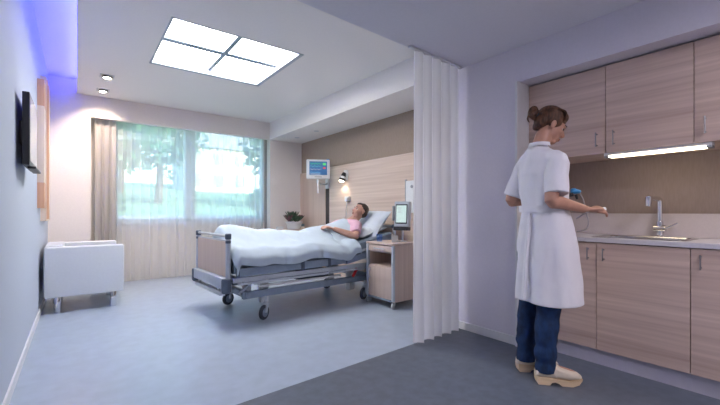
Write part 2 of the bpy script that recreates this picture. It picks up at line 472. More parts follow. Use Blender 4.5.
# ------------------------------------------------------------------ kitchenette
XD = 2.965   # lower door face
XU = 3.04    # upper door face
def handle(bm, x, y, z0, z1):
    tube(bm, [(x, y, z0 + .012), (x - .028, y, z0 + .012)], .0045, 8)
    tube(bm, [(x, y, z1 - .012), (x - .028, y, z1 - .012)], .0045, 8)
    tube(bm, [(x - .028, y, z0), (x - .028, y, z1)], .0045, 8)
edges = [1.640, 1.098, .583, .068, -.447, -.962, -1.477]
lows = ['grey-topped lower cabinet in ash veneer, tucked behind the woman, leftmost of the row',
        'lower cabinet in ash veneer standing directly below the sink',
        'lower cabinet in ash veneer, third from the white wall, right of the sink',
        'lower cabinet in ash veneer, fourth from the white wall', 'lower cabinet in ash veneer, fifth from the white wall',
        'lower cabinet in ash veneer, last of the row away from the white wall']
lows[0] = 'lower cabinet in ash veneer behind the woman, leftmost of the row'
ups = ['wall cabinet in ash veneer beside the white wall, behind the woman\'s head', 'wall cabinet in ash veneer above the lit lamp',
       'wall cabinet in ash veneer right of the lit lamp', 'wall cabinet in ash veneer, fourth from the white wall',
       'wall cabinet in ash veneer, fifth from the white wall', 'wall cabinet in ash veneer, last of the row']
hside = [-1, 1, 1, -1, 1, -1]
for i in range(3):
    ya, yb = edges[i], edges[i + 1]; yc = (ya + yb) / 2; wd = ya - yb
    t = thing('lower_cabinet', lows[i], 'cabinet', (XD, yc, 0), 0, 'kitchenette lower cabinets')
    bm = newbm(); h = wd / 2
    bx(bm, .02, XK - XD - .002, -h + .001, -h + .018, .12, .86); bx(bm, .02, XK - XD - .002, h - .018, h - .001, .12, .86)
    bx(bm, .02, XK - XD - .002, -h + .018, h - .018, .12, .138); bx(bm, XK - XD - .012, XK - XD - .002, -h + .018, h - .018, .138, .86)
    if i != 1: bx(bm, .06, XK - XD - .012, -h + .018, h - .018, .45, .466)
    obj('body', bm, M['wood_k'], t, False)
    bm = newbm(); bx(bm, 0, .019, -h + .002, h - .002, .115, .878, .0015, 1); dr = obj('door', bm, M['wood_k'], t)
    bm = newbm(); handle(bm, 0, -hside[i] * 0 + (h - .05) * (1 if hside[i] > 0 else -1), .755, .845); obj('handle', bm, M['darkmetal'], dr)
    bm = newbm(); bx(bm, .035, .05, -h, h, 0, .115, .001, 1); obj('plinth', bm, M['plinth'], t)
uedges = [1.640, 1.065, .581, .097]
for i in range(3):
    ya, yb = uedges[i], uedges[i + 1]; yc = (ya + yb) / 2; h = (ya - yb) / 2
    t = thing('wall_cabinet', ups[i], 'cabinet', (XU, yc, 1.53), 0, 'kitchenette wall cabinets')
    D = XK - XU - .002; z1 = .628
    bm = newbm(); bx(bm, .02, D, -h + .001, -h + .018, 0, z1); bx(bm, .02, D, h - .018, h - .001, 0, z1)
    bx(bm, .02, D, -h + .018, h - .018, 0, .018); bx(bm, .02, D, -h + .018, h - .018, z1 - .018, z1); bx(bm, D - .01, D, -h + .018, h - .018, .018, z1 - .018)
    bx(bm, .05, D - .01, -h + .018, h - .018, .30, .316)
    obj('body', bm, M['wood_k'], t, False)
    bm = newbm(); bx(bm, 0, .019, -h + .002, h - .002, -.004, z1 - .002, .0015, 1); dr = obj('door', bm, M['wood_k'], t)
    bm = newbm(); handle(bm, 0, (h - .055) * (1 if hside[i] > 0 else -1), .045, .150); obj('handle', bm, M['darkmetal'], dr)
# worktop with cut-out for the sink
kx0, kx1, ky0, ky1 = 3.045, 3.40, .63, 1.16
wt = thing('worktop', 'pale grey laminate worktop running along the kitchenette', 'worktop')
bm = newbm(); yE = edges[3]
bx(bm, XD - .012, kx0, yE, 1.640, .883, .915, .002, 1); bx(bm, kx1, XK - .002, yE, 1.640, .883, .915, .002, 1)
bx(bm, kx0, kx1, ky1, 1.640, .883, .915); bx(bm, kx0, kx1, yE, ky0, .883, .915)
obj('slab', bm, M['counter'], wt, False)
bm = newbm(); bx(bm, XK - .016, XK - .002, yE, 1.640, .915, 1.088, .002, 1); obj('upstand', bm, M['upstand'], wt)
sn = thing('sink', 'stainless steel sink with drainer set in the worktop', 'sink', (0, 0, .915))
def rrect(x0, x1, y0, y1, r, n=6):
    pts = []
    for cx, cy, a in ((x1 - r, y1 - r, 0), (x0 + r, y1 - r, 90), (x0 + r, y0 + r, 180), (x1 - r, y0 + r, 270)):
        for k in range(n + 1):
            q = R(a + 90 * k / n); pts.append((cx + r * math.cos(q), cy + r * math.sin(q)))
    return pts
bm = newbm()
def ring(x0, x1, y0, y1, r, z): return [(x, y, z) for x, y in rrect(x0, x1, y0, y1, r)]
loft(bm, [ring(kx0 - .012, kx1 + .012, ky0 - .012, ky1 + .012, .05, .0005), ring(kx0 - .01, kx1 + .01, ky0 - .01, ky1 + .01, .05, .004),
          ring(kx0 + .012, kx1 - .012, ky0 + .012, ky1 - .012, .05, .004), ring(kx0 + .02, kx1 - .02, ky0 + .02, ky1 - .02, .05, -.006),
          ring(kx0 + .03, kx1 - .03, ky0 + .03, ky1 - .03, .05, -.15), ring(kx0 + .05, kx1 - .05, ky0 + .05, ky1 - .05, .04, -.165)], cap=False)
V = bm.verts[:]; bm.verts.ensure_lookup_table(); n = 28
bm.faces.new([bm.verts[5 * n + k] for k in range(n)])
obj('basin', bm, M['steel'], sn)
bm = newbm(); lathe(bm, [(0, .004), (.02, .004), (.036, .003), (.038, 0), (0, 0)], xf(((kx0 + kx1) / 2, .9, -.165))); obj('drain', bm, M['chrome'], sn)
fx, fy = 3.445, .850
fa = thing('faucet', 'chrome angled swan-neck tap standing behind the sink', 'faucet', (fx, fy, .916))
bm = newbm(); lathe(bm, [(0, 0), (.028, 0), (.028, .006), (.022, .012), (.0215, .11), (.019, .115), (0, .116)]); obj('base', bm, M['chrome'], fa)
bm = newbm(); tube(bm, [(0, 0, .1), (0, 0, .255), (-.008, .002, .275), (-.03, .008, .283), (-.125, .033, .283)], .0165, 16, 3); obj('spout', bm, M['chrome'], fa)
bm = newbm(); tube(bm, [(-.125, .033, .293), (-.127, .0335, .27), (-.133, .035, .225)], [.02, .021, .017], 16); obj('nozzle', bm, M['chrome'], fa)
bm = newbm(); tube(bm, [(0, .035, .062), (0, -.035, .062)], .026, 18); tube(bm, [(0, -.03, .062), (.01, -.07, .085), (.012, -.10, .105)], [.007, .006, .005], 10, 3)
obj('mixer_lever', bm, M['chrome'], fa)
# lamp under the wall cabinets
ul = thing('under_cabinet_lamp', 'lit slim lamp fixed beneath the wall cabinets', 'light', (XU + .05, .79, 1.53))
bm = newbm(); bx(bm, -.038, .04, -.29, .29, -.022, 0, .004); obj('housing', bm, M['white_plastic'], ul)
bm = newbm(); bx(bm, -.034, .032, -.26, .26, -.036, -.0225, .006, 3); obj('tube', bm, M['tube'], ul)
bm = newbm(); bx(bm, -.036, .036, -.29, -.262, -.037, -.0225, .004); bx(bm, -.036, .036, .262, .29, -.037, -.0225, .004); pieces('end_cap', bm, M['grey_plastic'], ul)

# ------------------------------------------------------------------ left wall: screen, art, chair
tv = thing('wall_screen', 'black flat screen mounted high on the left wall', 'screen', (XL, 3.6, 1.66))
bm = newbm(); bx(bm, .03, .068, -.28, .28, -.245, .245, .006); obj('casing', bm, M['black_plastic'], tv)
bm = newbm(); bx(bm, .0685, .0705, -.262, .262, -.215, .225, .0); obj('display', bm, mat('display_painted_reflection', (.55, .56, .60), .25, spec=.6), tv, False)  # pale base colour stands in for a bright reflection on the dark screen
bm = newbm(); bx(bm, 0, .035, -.1, .1, -.08, .08, .004); obj('wall_bracket', bm, M['darkmetal'], tv)
bm = newbm(); bx(bm, .05, .095, -.20, .24, -.262, -.246, .003); obj('speaker_bar', bm, M['black_plastic'], tv)

ap = thing('wall_art_panel', 'tall wooden wall panel with orange ends beyond the screen on the left wall', 'wall art', (XL, 5.08, 1.1))
bm = newbm(); bx(bm, 0, .055, -.12, .12, .30, 1.08, .002); obj('board', bm, M['artcream'], ap)
bm = newbm(); bx(bm, 0, .056, -.12, .12, 1.08, 1.35, .002); obj('end_block', bm, M['orangewood'], ap)
bm = newbm(); bx(bm, 0, .056, -.12, .12, .04, .30, .002); obj('end_block', bm, M['orangewood'], ap)
ap = thing('wall_art_panel', 'longer cream wooden wall panel next to the far corner on the left wall', 'wall art', (XL, 5.72, 1.0))
bm = newbm(); bx(bm, 0, .05, -.34, .34, 0, 1.60, .002); obj('board', bm, M['artcream'], ap)
bm = newbm(); bx(bm, .05, .058, -.28, -.22, .02, 1.58, .002); bx(bm, .05, .058, -.05, .0, .02, 1.58, .002); pieces('batten', bm, M['orangewood'], ap)

ch = thing('armchair', 'white leatherette cube armchair on chrome legs by the left wall', 'armchair', (-.28, 5.14, 0))
bm = newbm(); bx(bm, 0, .72, 0, .15, .18, .72, .022, 3); obj('armrest', bm, M['leather'], ch)
bm = newbm(); bx(bm, .0, .70, .79, .94, .18, .72, .022, 3); obj('armrest', bm, M['leather'], ch)
bm = newbm(); bx(bm, 0, .16, .152, .788, .18, .735, .022, 3); obj('backrest', bm, M['leather'], ch)
bm = newbm(); bx(bm, .165, .69, .153, .787, .18, .30, .01, 2); obj('seat_base', bm, M['leather'], ch)
bm = newbm(); bx(bm, .165, .70, .155, .785, .302, .43, .03, 3); obj('seat_cushion', bm, M['leather'], ch)
for x, y in ((.11, .10), (.62, .10), (.62, .84), (.11, .84)):
    bm = newbm(); lathe(bm, [(0, 0), (.03, 0), (.032, .004), (.032, .176), (.03, .18), (0, .18)], xf((x, y, 0))); obj('leg', bm, M['chrome'], ch)

# ------------------------------------------------------------------ bed
BX, BY, BR = 1.13, 3.56, R(3.4)
bed = thing('hospital_bed', 'adjustable hospital bed on castors with wooden footboard and grey-blue frame', 'bed', (BX, BY, 0), BR)
W = .94
fb = obj('footboard', (lambda b: (bx(b, .008, .036, .05, W - .05, .475, .815, .004), b)[1])(newbm()), M['wood_b'], bed)
bm = newbm()
for y in (.03, W - .03):
    tube(bm, [(.022, y, .40), (.022, y, .855)], .024, 16)
pieces('post', bm, M['bedlight'], fb)
bm = newbm(); tube(bm, [(.022, .03, .868), (.022, W - .03, .868)], .014, 14); bx(bm, .012, .032, .05, W - .05, .815, .83, .003); obj('top_rail', bm, M['alu'], fb)
bm = newbm()
for y in (.03, W - .03): lathe(bm, [(0, .84), (.028, .84), (.029, .85), (.029, .885), (.022, .893), (0, .894)], xf((.022, y, 0))); tube(bm, [(.022, y, .80), (.022, y, .825)], .026, 14)
pieces('post_cap', bm, M['beddark'], fb)
bm = newbm(); bx(bm, -.035, .06, .04, W - .04, .365, .470, .012, 3); obj('foot_bumper', bm, M['bedlight'], bed)
for y in (.02, W - .02):
    bm = newbm(); lathe(bm, [(0, .325), (.036, .325), (.044, .34), (.046, .36), (.046, .445), (.042, .462), (0, .464)], xf((-.0, y, 0)))
    obj('corner_bumper', bm, M['beddark'], bed)
bm = newbm(); bx(bm, -.03, .02, .10, W - .06, .29, .335, .008); bx(bm, -.02, .0, .16, .20, .33, .37); bx(bm, -.02, .0, W - .2, W - .16, .33, .37); obj('linen_shelf', bm, M['alu'], bed)
# lying frame
bm = newbm()
for y in (.02, W - .02): bx(bm, .06, 2.24, y - .018, y + .018, .415, .462, .006)
for x in (.10, .75, 1.35, 2.2): bx(bm, x, x + .05, .03, W - .03, .42, .455, .004)
obj('lying_frame', bm, M['bedlight'], bed)
bm = newbm(); bx(bm, .10, 2.2, -.012, .0, .388, .412, .004); obj('accessory_rail', bm, M['bedlight'], bed)
# folded side rails along the near and far side
def siderail(y, s):
    for a, b, z0, z1, dz in ((.10, .80, .478, .562, .006), (.83, 1.16, .482, .568, .002), (1.18, 1.42, .487, .572, .006)):
        bm = newbm(); box(bm, ((a + b) / 2, y, (z0 + z1) / 2), (b - a, .035, z1 - z0), .008, (0, -R(.8), 0))
        r = obj('side_rail', bm, M['bedgrey'], bed)
        bm = newbm()
        for q in (a, b): box(bm, (q, y, (z0 + z1) / 2), (.022, .04, z1 - z0 + .012), .006)
        pieces('end_cap', bm, M['beddark'], r)
    bm = newbm(); L = .78; a = R(9)
    c = (1.42 + L / 2 * math.cos(a), y, .515 + L / 2 * math.sin(a))
    box(bm, c, (L, .035, .075), .01, (0, -a, 0)); r = obj('side_rail', bm, M['bedgrey'], bed)
    bm = newbm(); box(bm, (c[0] + .02, y - .0, c[2] + .07), (L - .1, .025, .028), .008, (0, -a, 0))
    box(bm, (1.49, y, .565), (.03, .03, .09), .006); box(bm, (2.1, y, .66), (.03, .03, .09), .006); obj('upper_bar', bm, M['bedlight'], r)
siderail(-.015, -1); siderail(W + .015, 1)
# mattress: flat part and raised head part
bm = newbm(); n = 26; rings = []
for i in range(n + 1):
    x = .07 + 2.16 * i / n; dz = 0 if x < 1.38 else (x - 1.38) * math.tan(R(10))
    rings.append([(x, y, z + dz) for y, z in ((.03, .50), (.015, .52), (.015, .66), (.035, .68), (W - .035, .68), (W - .015, .66), (W - .015, .52), (W - .03, .50))])
loft(bm, rings); obj('mattress', bm, M['mattress'], bed)
# chassis
bm = newbm()
for y in (.10, W - .10): box(bm, (1.08, y, .262), (1.78, .045, .075), .012, (0, R(0), 0))
for x in (.22, 1.94): bx(bm, x, x + .05, .06, W - .06, .23, .295, .008)
obj('chassis', bm, M['bedgrey'], bed)
bm = newbm(); bx(bm, .36, 1.42, .075, .105, .325, .350, .006); obj('white_bar', bm, M['white_plastic'], bed)
bm = newbm()
for x in (.45, 1.66):
    for y in (.25, W - .25): bx(bm, x, x + .085, y - .04, y + .04, .13 if x < 1 else .10, .42, .01)
pieces('lifting_column', bm, M['white_plastic'], bed)
bm = newbm()
for y in (.14, W - .14):
    tube(bm, [(.18, y, .27), (.32, y, .40)], .018, 10); tube(bm, [(1.98, y, .27), (1.80, y, .41)], .018, 10)
bx(bm, .32, .45, .10, .18, .355, .415, .01); bx(bm, 1.75, 1.87, .10, .18, .355, .415, .01)
pieces('lift_arm', bm, M['bedlight'], bed)
bm = newbm(); bx(bm, .95, 1.4, .3, .62, .30, .40, .02); obj('motor_box', bm, M['beddark'], bed)
bm = newbm(); box(bm, (1.60, .035, .35), (.03, .02, .11), .008, (0, R(35), 0)); box(bm, (1.63, .035, .395), (.05, .02, .03), .008, (0, R(35), 0)); obj('brake_lever', bm, M['red'], bed)
bm = newbm(); bx(bm, 1.78, 1.84, .055, .075, .335, .385, .004); obj('warning_plate', bm, M['cream'], bed)
def caster(par, x, y, rw=.075, ang=0, zt=.235, m1=None, hub=None):
    mx = xf((x, y, 0), (0, 0, ang))
    b = newbm(); lathe(b, [(0, -.017), (rw * .8, -.017), (rw * .97, -.012), (rw, -.004), (rw, .004), (rw * .97, .012), (rw * .8, .017), (0, .017)], mx @ xf((-.03, 0, rw), (R(90), 0, 0)), 28)
    wh = obj('castor', b, m1 or M['rubber'], par)
    b = newbm(); lathe(b, [(0, -.022), (rw * .55, -.022), (rw * .62, -.018), (rw * .62, .018), (rw * .55, .022), (0, .022)], mx @ xf((-.03, 0, rw), (R(90), 0, 0)), 20)
    obj('hub', b, hub or M['bedgrey'], wh)
    b = newbm()
    for s_ in (-1, 1):
        pts = [(-.03, s_ * .027, rw), (-.018, s_ * .027, rw * 1.6), (0, s_ * .02, rw * 2.15)]
        tube(b, [mx @ Vector(p) for p in pts], [.011, .013, .016], 10, 3)
    ell(b, (0, 0, rw * 2.15), (.03, .03, .02), mx); tube(b, [mx @ Vector((0, 0, rw * 2.1)), mx @ Vector((0, 0, zt))], .013, 10)
    obj('fork', b, M['bedlight'], wh)
for x, y, a in ((.42, .05, .5), (.38, W - .05, .3), (1.78, .05, .3), (1.82, W - .05, .2)):
    caster(bed, x, y, .075, a)
# headboard
bm = newbm(); bx(bm, 2.285, 2.31, .06, W - .06, .50, .93, .004); hb = obj('headboard', bm, M['wood_b'], bed)
bm = newbm()
for y in (.03, W - .03): tube(bm, [(2.297, y, .40), (2.297, y, .90)], .022, 14)
pieces('post', bm, M['bedlight'], hb)
bm = newbm(); tube(bm, [(2.297, -.02, .905), (2.297, W + .02, .905)], .022, 14); obj('top_rail', bm, M['alu'], hb)
bm = newbm(); tube(bm, [(2.297, -.03, .905), (2.297, .06, .905)], .027, 14); tube(bm, [(2.297, W - .06, .905), (2.297, W + .03, .905)], .027, 14); pieces('rail_grip', bm, M['beddark'], hb)

# pillow
def pillow(name, lx, ly, tz, mtx, m, label, seed=0):
    bm = newbm(); n = 26; top = []; bot = []
    for i in range(n + 1):
        a = []; b = []
        for j in range(n + 1):
            u = -1 + 2 * i / n; v = -1 + 2 * j / n
            e = max(0, (1 - abs(u) ** 2.6)) ** .5 * max(0, (1 - abs(v) ** 2.6)) ** .5
            pin = 1 - .10 * (u * u) * (1 - v * v) * 0 - .07 * (1 - abs(u)) * abs(v) ** 3 - .07 * (1 - abs(v)) * abs(u) ** 3
            w_ = noise.noise(Vector((u * 2.5 + seed, v * 2.5, seed))) * .16 + noise.noise(Vector((u * 6 + seed, v * 6, 3))) * .06
            h = tz * e * (1 + w_)
            a.append(bm.verts.new((u * lx * pin, v * ly * pin, h)))
            b.append(bm.verts.new((u * lx * pin, v * ly * pin, -h * .8)) if 0 < i < n and 0 < j < n else a[-1])
        top.append(a); bot.append(b)
    for i in range(n):
        for j in range(n):
            bm.faces.new((top[i][j], top[i + 1][j], top[i + 1][j + 1], top[i][j + 1]))
            q = (bot[i][j], bot[i][j + 1], bot[i + 1][j + 1], bot[i + 1][j])
            try: bm.faces.new(q)
            except ValueError: pass
    bmesh.ops.transform(bm, matrix=mtx, verts=bm.verts)
    o = obj(name, bm, m); o.location = (BX, BY, 0); o.rotation_euler = (0, 0, BR); tag(o, label, 'pillow'); return o
pillow('pillow', .25, .35, .085, xf((2.10, .40, .925), (0, R(-48), 0)), M['pillow'], 'plump white pillow propped up behind the patient\'s head', 2)
pillow('pillow', .24, .36, .07, xf((1.98, .43, .835), (0, R(-14), 0)), M['pillow'], 'flatter white pillow lying under the propped pillow on the mattress', 5)

# duvet
def duvet():
    bm = newbm(); NX, NS = 110, 96
    def top(x, y):
        z = .725 + (0 if x < 1.38 else (x - 1.38) * .176)
        body = math.exp(-((y - .45) / .21) ** 2)
        prof = .045 * math.exp(-((x - .26) / .24) ** 2) + .125 + .06 * math.exp(-((x - .62) / .25) ** 2) * .4 + .045 * math.exp(-((x - 1.35) / .25) ** 2)
        z += prof * body + .035 * math.exp(-((x - .2) / .25) ** 2) * math.exp(-((y - .45) / .4) ** 2)
        z += .022 * noise.noise(Vector((x * 2.6 + 3, y * 3.2, 1.1))) + .016 * noise.noise(Vector((x * 6 + y * 4, y * 5.5, 7)))
        z += .012 * math.sin(9 * x + 14 * y + 4 * noise.noise(Vector((x * 2, y * 2, 0)))) * (.4 + .6 * abs(y - .45) * 2)
        return z
    rows = []
    for i in range(NX + 1):
        t = i / NX; row = []
        for j in range(NS + 1):
            s_ = -.15 + (W + .30) * j / NS
            xend = 1.60 + .10 * noise.noise(Vector((s_ * 3, 2, 0))) - .18 * math.exp(-((s_ - .0) / .2) ** 2) * 0
            x = .062 + (xend - .062) * t
            if s_ < -.01:
                d = -.01 - s_; z = top(x, -.01) - d * .95 - .02; k = min(1, d / .06)
                y = -.01 - .035 * k - .012 * k * math.sin(x * 21 + 5 * noise.noise(Vector((x * 3, 0, 0)))) - .02 * k
                z -= .015 * noise.noise(Vector((x * 4, 9, 0))) * d * 8
            elif s_ > W + .01:
                d = s_ - W - .01; z = top(x, W + .01) - d * .95 - .02; k = min(1, d / .06)
                y = W + .01 + .035 * k + .012 * k * math.sin(x * 19)
            else:
                y = s_; e = min(s_ + .01, W + .01 - s_); z = top(x, s_) - .02 * max(0, 1 - e / .05) ** 2
            z -= .045 * min(1, max(0, (x - 1.33) / .12)) * min(1, max(0, (.34 - s_) / .12))
            z -= .10 * max(0, 1 - (x - .062) / .045) ** 2     # tucked down behind the footboard
            z += .02 * math.exp(-((t - .97) / .03) ** 2)
            row.append(bm.verts.new((x, y, z)))
        rows.append(row)
    for A, B in zip(rows, rows[1:]):
        for j in range(NS): bm.faces.new((A[j], A[j + 1], B[j + 1], B[j]))
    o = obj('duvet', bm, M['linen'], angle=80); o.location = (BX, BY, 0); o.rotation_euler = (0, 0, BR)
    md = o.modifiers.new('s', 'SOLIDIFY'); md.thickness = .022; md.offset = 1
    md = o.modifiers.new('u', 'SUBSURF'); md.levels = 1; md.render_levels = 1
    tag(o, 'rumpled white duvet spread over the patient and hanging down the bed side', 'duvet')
duvet()

# ------------------------------------------------------------------ figures: shared head
def frame(pos, fwd, up):
    f = Vector(fwd).normalized(); u = Vector(up); u = (u - f * u.dot(f)).normalized(); l = u.cross(f)
    return Matrix(((f.x, l.x, u.x, pos[0]), (f.y, l.y, u.y, pos[1]), (f.z, l.z, u.z, pos[2]), (0, 0, 0, 1)))

def head(bm, H, k=1.0, male=False):
    e = lambda c, r: ell(bm, tuple(a * k for a in c), tuple(a * k for a in r), H)
    e((-.012, 0, .035), (.092, .074, .082)); e((.028, 0, -.02), (.060, .060, .085)); e((.015, 0, -.055), (.062, .054, .050))
    e((.052, 0, -.092), (.030, .030 if not male else .036, .022)); e((.074, 0, .022), (.018, .046, .013)); e((.062, .036, -.028), (.022, .020, .022)); e((.062, -.036, -.028), (.022, .020, .022))
    e((.073, 0, -.068), (.020, .026, .020))
    for c, r in (((.088, 0, .004), .009), ((.097, 0, -.012), .010), ((.106, 0, -.026), .0115), ((.102, 0, -.034), .010), ((.095, .011, -.034), .008), ((.095, -.011, -.034), .008)): e(c, (r, r * .9, r))
    for s in (-1, 1): e((-.008, s * .074, -.012), (.018, .008, .031)); e((-.012, s * .080, -.004), (.014, .006, .020))

def face_parts(par, H, k=1.0, sk=None, closed=False):
    for s in (-1, 1):
        b = newbm(); ell(b, (.0665 * k, s * .031 * k, .001 * k), (.011 * k, .014 * k, .009 * k), H, 14); e = obj('eye', b, M['eye'], par)
        b = newbm(); ell(b, (.0765 * k, s * .031 * k, .0 * k), (.003 * k, .006 * k, .006 * k), H, 12); obj('iris', b, M['lash'], e)
        b = newbm(); tube(b, [H @ Vector((.086 * k, s * .017 * k, .026 * k)), H @ Vector((.087 * k, s * .032 * k, .030 * k)), H @ Vector((.070 * k, s * .048 * k, .025 * k))], .0025 * k, 8, 4); obj('eyebrow', b, M['lash'], par)
        b = newbm(); tube(b, [H @ Vector((.077 * k, s * .018 * k, .003 * k)), H @ Vector((.0815 * k, s * .031 * k, .006 * k)), H @ Vector((.071 * k, s * .045 * k, .002 * k))], .002 * k, 8, 4); obj('eyelash', b, M['lash'], par)
    b = newbm(); ell(b, (.090 * k, 0, -.062 * k), (.008 * k, .021 * k, .0045 * k), H, 14); ell(b, (.089 * k, 0, -.070 * k), (.009 * k, .018 * k, .0055 * k), H, 14); obj('lips', b, M['lips'], par)

def hand(bm, Hm, side=1, curl=.35, k=1.0, spread=.0):
    """hand frame: x = along the fingers, z = back of the hand, y*side = thumb side"""
    P = lambda x, y, z: Hm @ Vector((x * k, y * k * side, z * k))
    tube(bm, [P(-.02, 0, 0), P(.02, .001, 0), P(.06, .001, .001), P(.088, 0, 0)], [.024 * k, .030 * k, .037 * k, .034 * k], 14, 3, .5)
    for i, (yy, ln) in enumerate(((.028, .074), (.0095, .083), (-.0095, .077), (-.0275, .060))):
        a = curl * (1 + .12 * i); x, z = .082, 0; pts = [P(.055, yy * .8, 0), P(x, yy, z)]; an = a * .6
        for seg in (.44, .30, .26):
            x += math.cos(an) * ln * seg; z -= math.sin(an) * ln * seg; pts.append(P(x, yy + spread * yy, z)); an += a
        tube(bm, pts, [.0095 * k, .0098 * k, .0088 * k, .0082 * k, .0068 * k], 9, 2)
    tube(bm, [P(.008, .018, -.004), P(.032, .040, -.012), P(.056, .050, -.022), P(.078, .050, -.032)], [.013 * k, .0115 * k, .0098 * k, .0075 * k], 9, 3)

def sring(c, a, b, yaw, n=36, ex=2.25, tilt=(0, 0)):
    out = []
    f = Vector((math.cos(yaw), math.sin(yaw), 0)); l = Vector((-math.sin(yaw), math.cos(yaw), 0))
    for k in range(n):
        q = 2 * PI * k / n; cs, sn_ = math.cos(q), math.sin(q)
        u = math.copysign(abs(cs) ** (2 / ex), cs) * b; v = math.copysign(abs(sn_) ** (2 / ex), sn_) * a
        p = Vector(c) + f * u + l * v; p.z += tilt[0] * u + tilt[1] * v
        out.append(p)
    return out

# ------------------------------------------------------------------ woman in the white coat
WO = thing('person', 'standing woman in white coat, dark jeans and cream clogs at the worktop', 'person', (2.50, 1.24, 0), R(-37.3))
Hh = frame((.050, .012, 1.682), (math.cos(R(-4)) * .87, math.sin(R(-4)) * .87, -.47), (.35, .0, .9))
tilt = Hh
body = newbm()
head(body, Hh, .98)
tube(body, [(-.045, -.01, 1.48), (-.035, -.005, 1.53), (.0, .005, 1.61), (.025, .01, 1.66)], [.062, .053, .052, .05], 18, 3)
coatR = [(1.548, -.038, -.004, .056, .054, 16), (1.528, -.038, -.004, .066, .062, 17), (1.508, -.036, -.003, .098, .074, 18), (1.485, -.030, 0, .138, .086, 19), (1.445, -.026, 0, .166, .100, 20),
         (1.36, -.020, 0, .172, .112, 20), (1.26, -.010, 0, .168, .118, 20), (1.12, .002, 0, .158, .116, 18), (1.00, .008, 0, .178, .136, 17),
         (.88, .014, 0, .196, .154, 16), (.70, .020, 0, .208, .168, 14), (.505, .024, 0, .220, .180, 12)]
loft(body, [sring((x, y, z), a * .86, b * .86, R(w_)) for z, x, y, a, b, w_ in coatR[2:10]])
# shoulders and arms
RS, RE, RW_ = Vector((.020, -.140, 1.420)), Vector((-.052, -.195, 1.172)), Vector((.188, -.145, 1.118))
LS, LE, LW_ = Vector((-.072, .140, 1.420)), Vector((-.150, .180, 1.186)), Vector((.075, .275, 1.18))
tube(body, [(0, 0, 1.42), RS, RS.lerp(RE, .5), RE, RE.lerp(RW_, .25), RE.lerp(RW_, .7), RW_], [.06, .055, .046, .040, .041, .031, .024], 16, 3)
tube(body, [(0, 0, 1.42), LS, LS.lerp(LE, .5), LE, LE.lerp(LW_, .25), LE.lerp(LW_, .7), LW_], [.06, .055, .046, .040, .041, .031, .024], 16, 3)
Hr = frame(RW_ + (RW_ - RE).normalized() * .012, Vector((.95, .12, .0)), (-.0, -.55, .8)); hand(body, Hr, 1, .34, 1.06)
Hl = frame(LW_ + (LW_ - LE).normalized() * .012, (.75, .1, .05), (-.2, .5, .8)); hand(body, Hl, -1, .75, .95)
# legs
RLh, LLh = (-.010, -.07, .92), (-.050, .09, .92)
RA, LA = (-.042, -.10, .085), (-.084, .09, .085)
tube(body, [RLh, (-.02, -.09, .50), RA], [.06, .042, .034], 16, 3); tube(body, [LLh, (-.068, .09, .50), LA], [.055, .042, .034], 16, 3)
for (ax, ay, _), yw in ((RA, R(-8)), (LA, R(-4))):
    mx = xf((ax, ay, 0), (0, 0, yw)); tube(body, [mx @ Vector((-.03, 0, .09)), mx @ Vector((.05, 0, .085)), mx @ Vector((.14, 0, .065)), mx @ Vector((.18, 0, .06))], [.035, .036, .032, .02], 12, 3)
wb = remesh(obj('body', body, M['skin_w'], WO), .0042, 5)
face_parts(WO, Hh, .98)
for s_ in (-1, 1):     # lowered lids
    bm = newbm(); ell(bm, (.0662, s_ * .0304, .0050), (.0118, .0145, .0105), Hh, 16); obj('eyelid', bm, M['skin_w'], WO)
    bm = newbm(); tube(bm, [Hh @ Vector((.073, s_ * .018, -.002)), Hh @ Vector((.0795, s_ * .0304, -.003)), Hh @ Vector((.068, s_ * .044, -.002))], .0022, 8, 4); obj('eyelash', bm, M['lash'], WO)
# hair
hb_ = newbm()
e = lambda c, r: ell(hb_, c, r, Hh)
e((-.020, 0, .048), (.098, .079, .082)); e((-.062, 0, .0), (.052, .062, .062)); e((-.010, .045, .02), (.055, .036, .052)); e((-.010, -.045, .02), (.055, .036, .048)); e((.030, 0, .082), (.052, .055, .036)); e((.046, .022, .070), (.028, .034, .020)); e((.046, -.026, .066), (.028, .032, .022)); e((-.078, 0, -.035), (.028, .045, .040))
for s in range(-6, 7):
    y = s * .0115
    tube(hb_, [Hh @ Vector((.066 - abs(y) * .3, y, .072 - abs(y) * .45)), Hh @ Vector((.02, y * 1.15, .122 - abs(y) * .42)), Hh @ Vector((-.06, y * .9, .118 - abs(y) * .5)), Hh @ Vector((-.116, y * .35, .035))], .0062, 6, 5)
B0 = Hh @ Vector((-.138, 0, .020))
for q in range(5):
    a = q * 1.3; pts = []
    for k in range(12):
        w_ = a + k * .62; pts.append(B0 + Vector((.030 * math.cos(w_), .018 * math.sin(w_ * 1.3), .030 * math.sin(w_) + .004 * q - .005)))
    tube(hb_, pts, [.006] + [.0115] * 10 + [.005], 7, 2)
ell(hb_, B0, (.025, .022, .026))
for dx, dz, ln in ((-.035, -.01, .05), (-.03, .0, .06), (-.02, .035, .05)):
    tube(hb_, [B0 + Vector((dx, 0, dz)), B0 + Vector((dx - .008, 0, dz - ln * .5)), B0 + Vector((dx + .004, 0, dz - ln))], [.006, .005, .003], 6, 3)
remesh(obj('hair', hb_, M['hair_w'], WO), .0034, 2)
bm = newbm(); lathe(bm, [(.018, -.006), (.022, -.006), (.024, 0), (.022, .006), (.018, .006), (.016, 0), (.018, -.006)], frame(Hh @ Vector((-.112, 0, .028)), (Hh.to_3x3() @ Vector((0, 0, 1))), (Hh.to_3x3() @ Vector((-1, 0, 0))))); obj('hair_tie', bm, M['rubber'], WO)
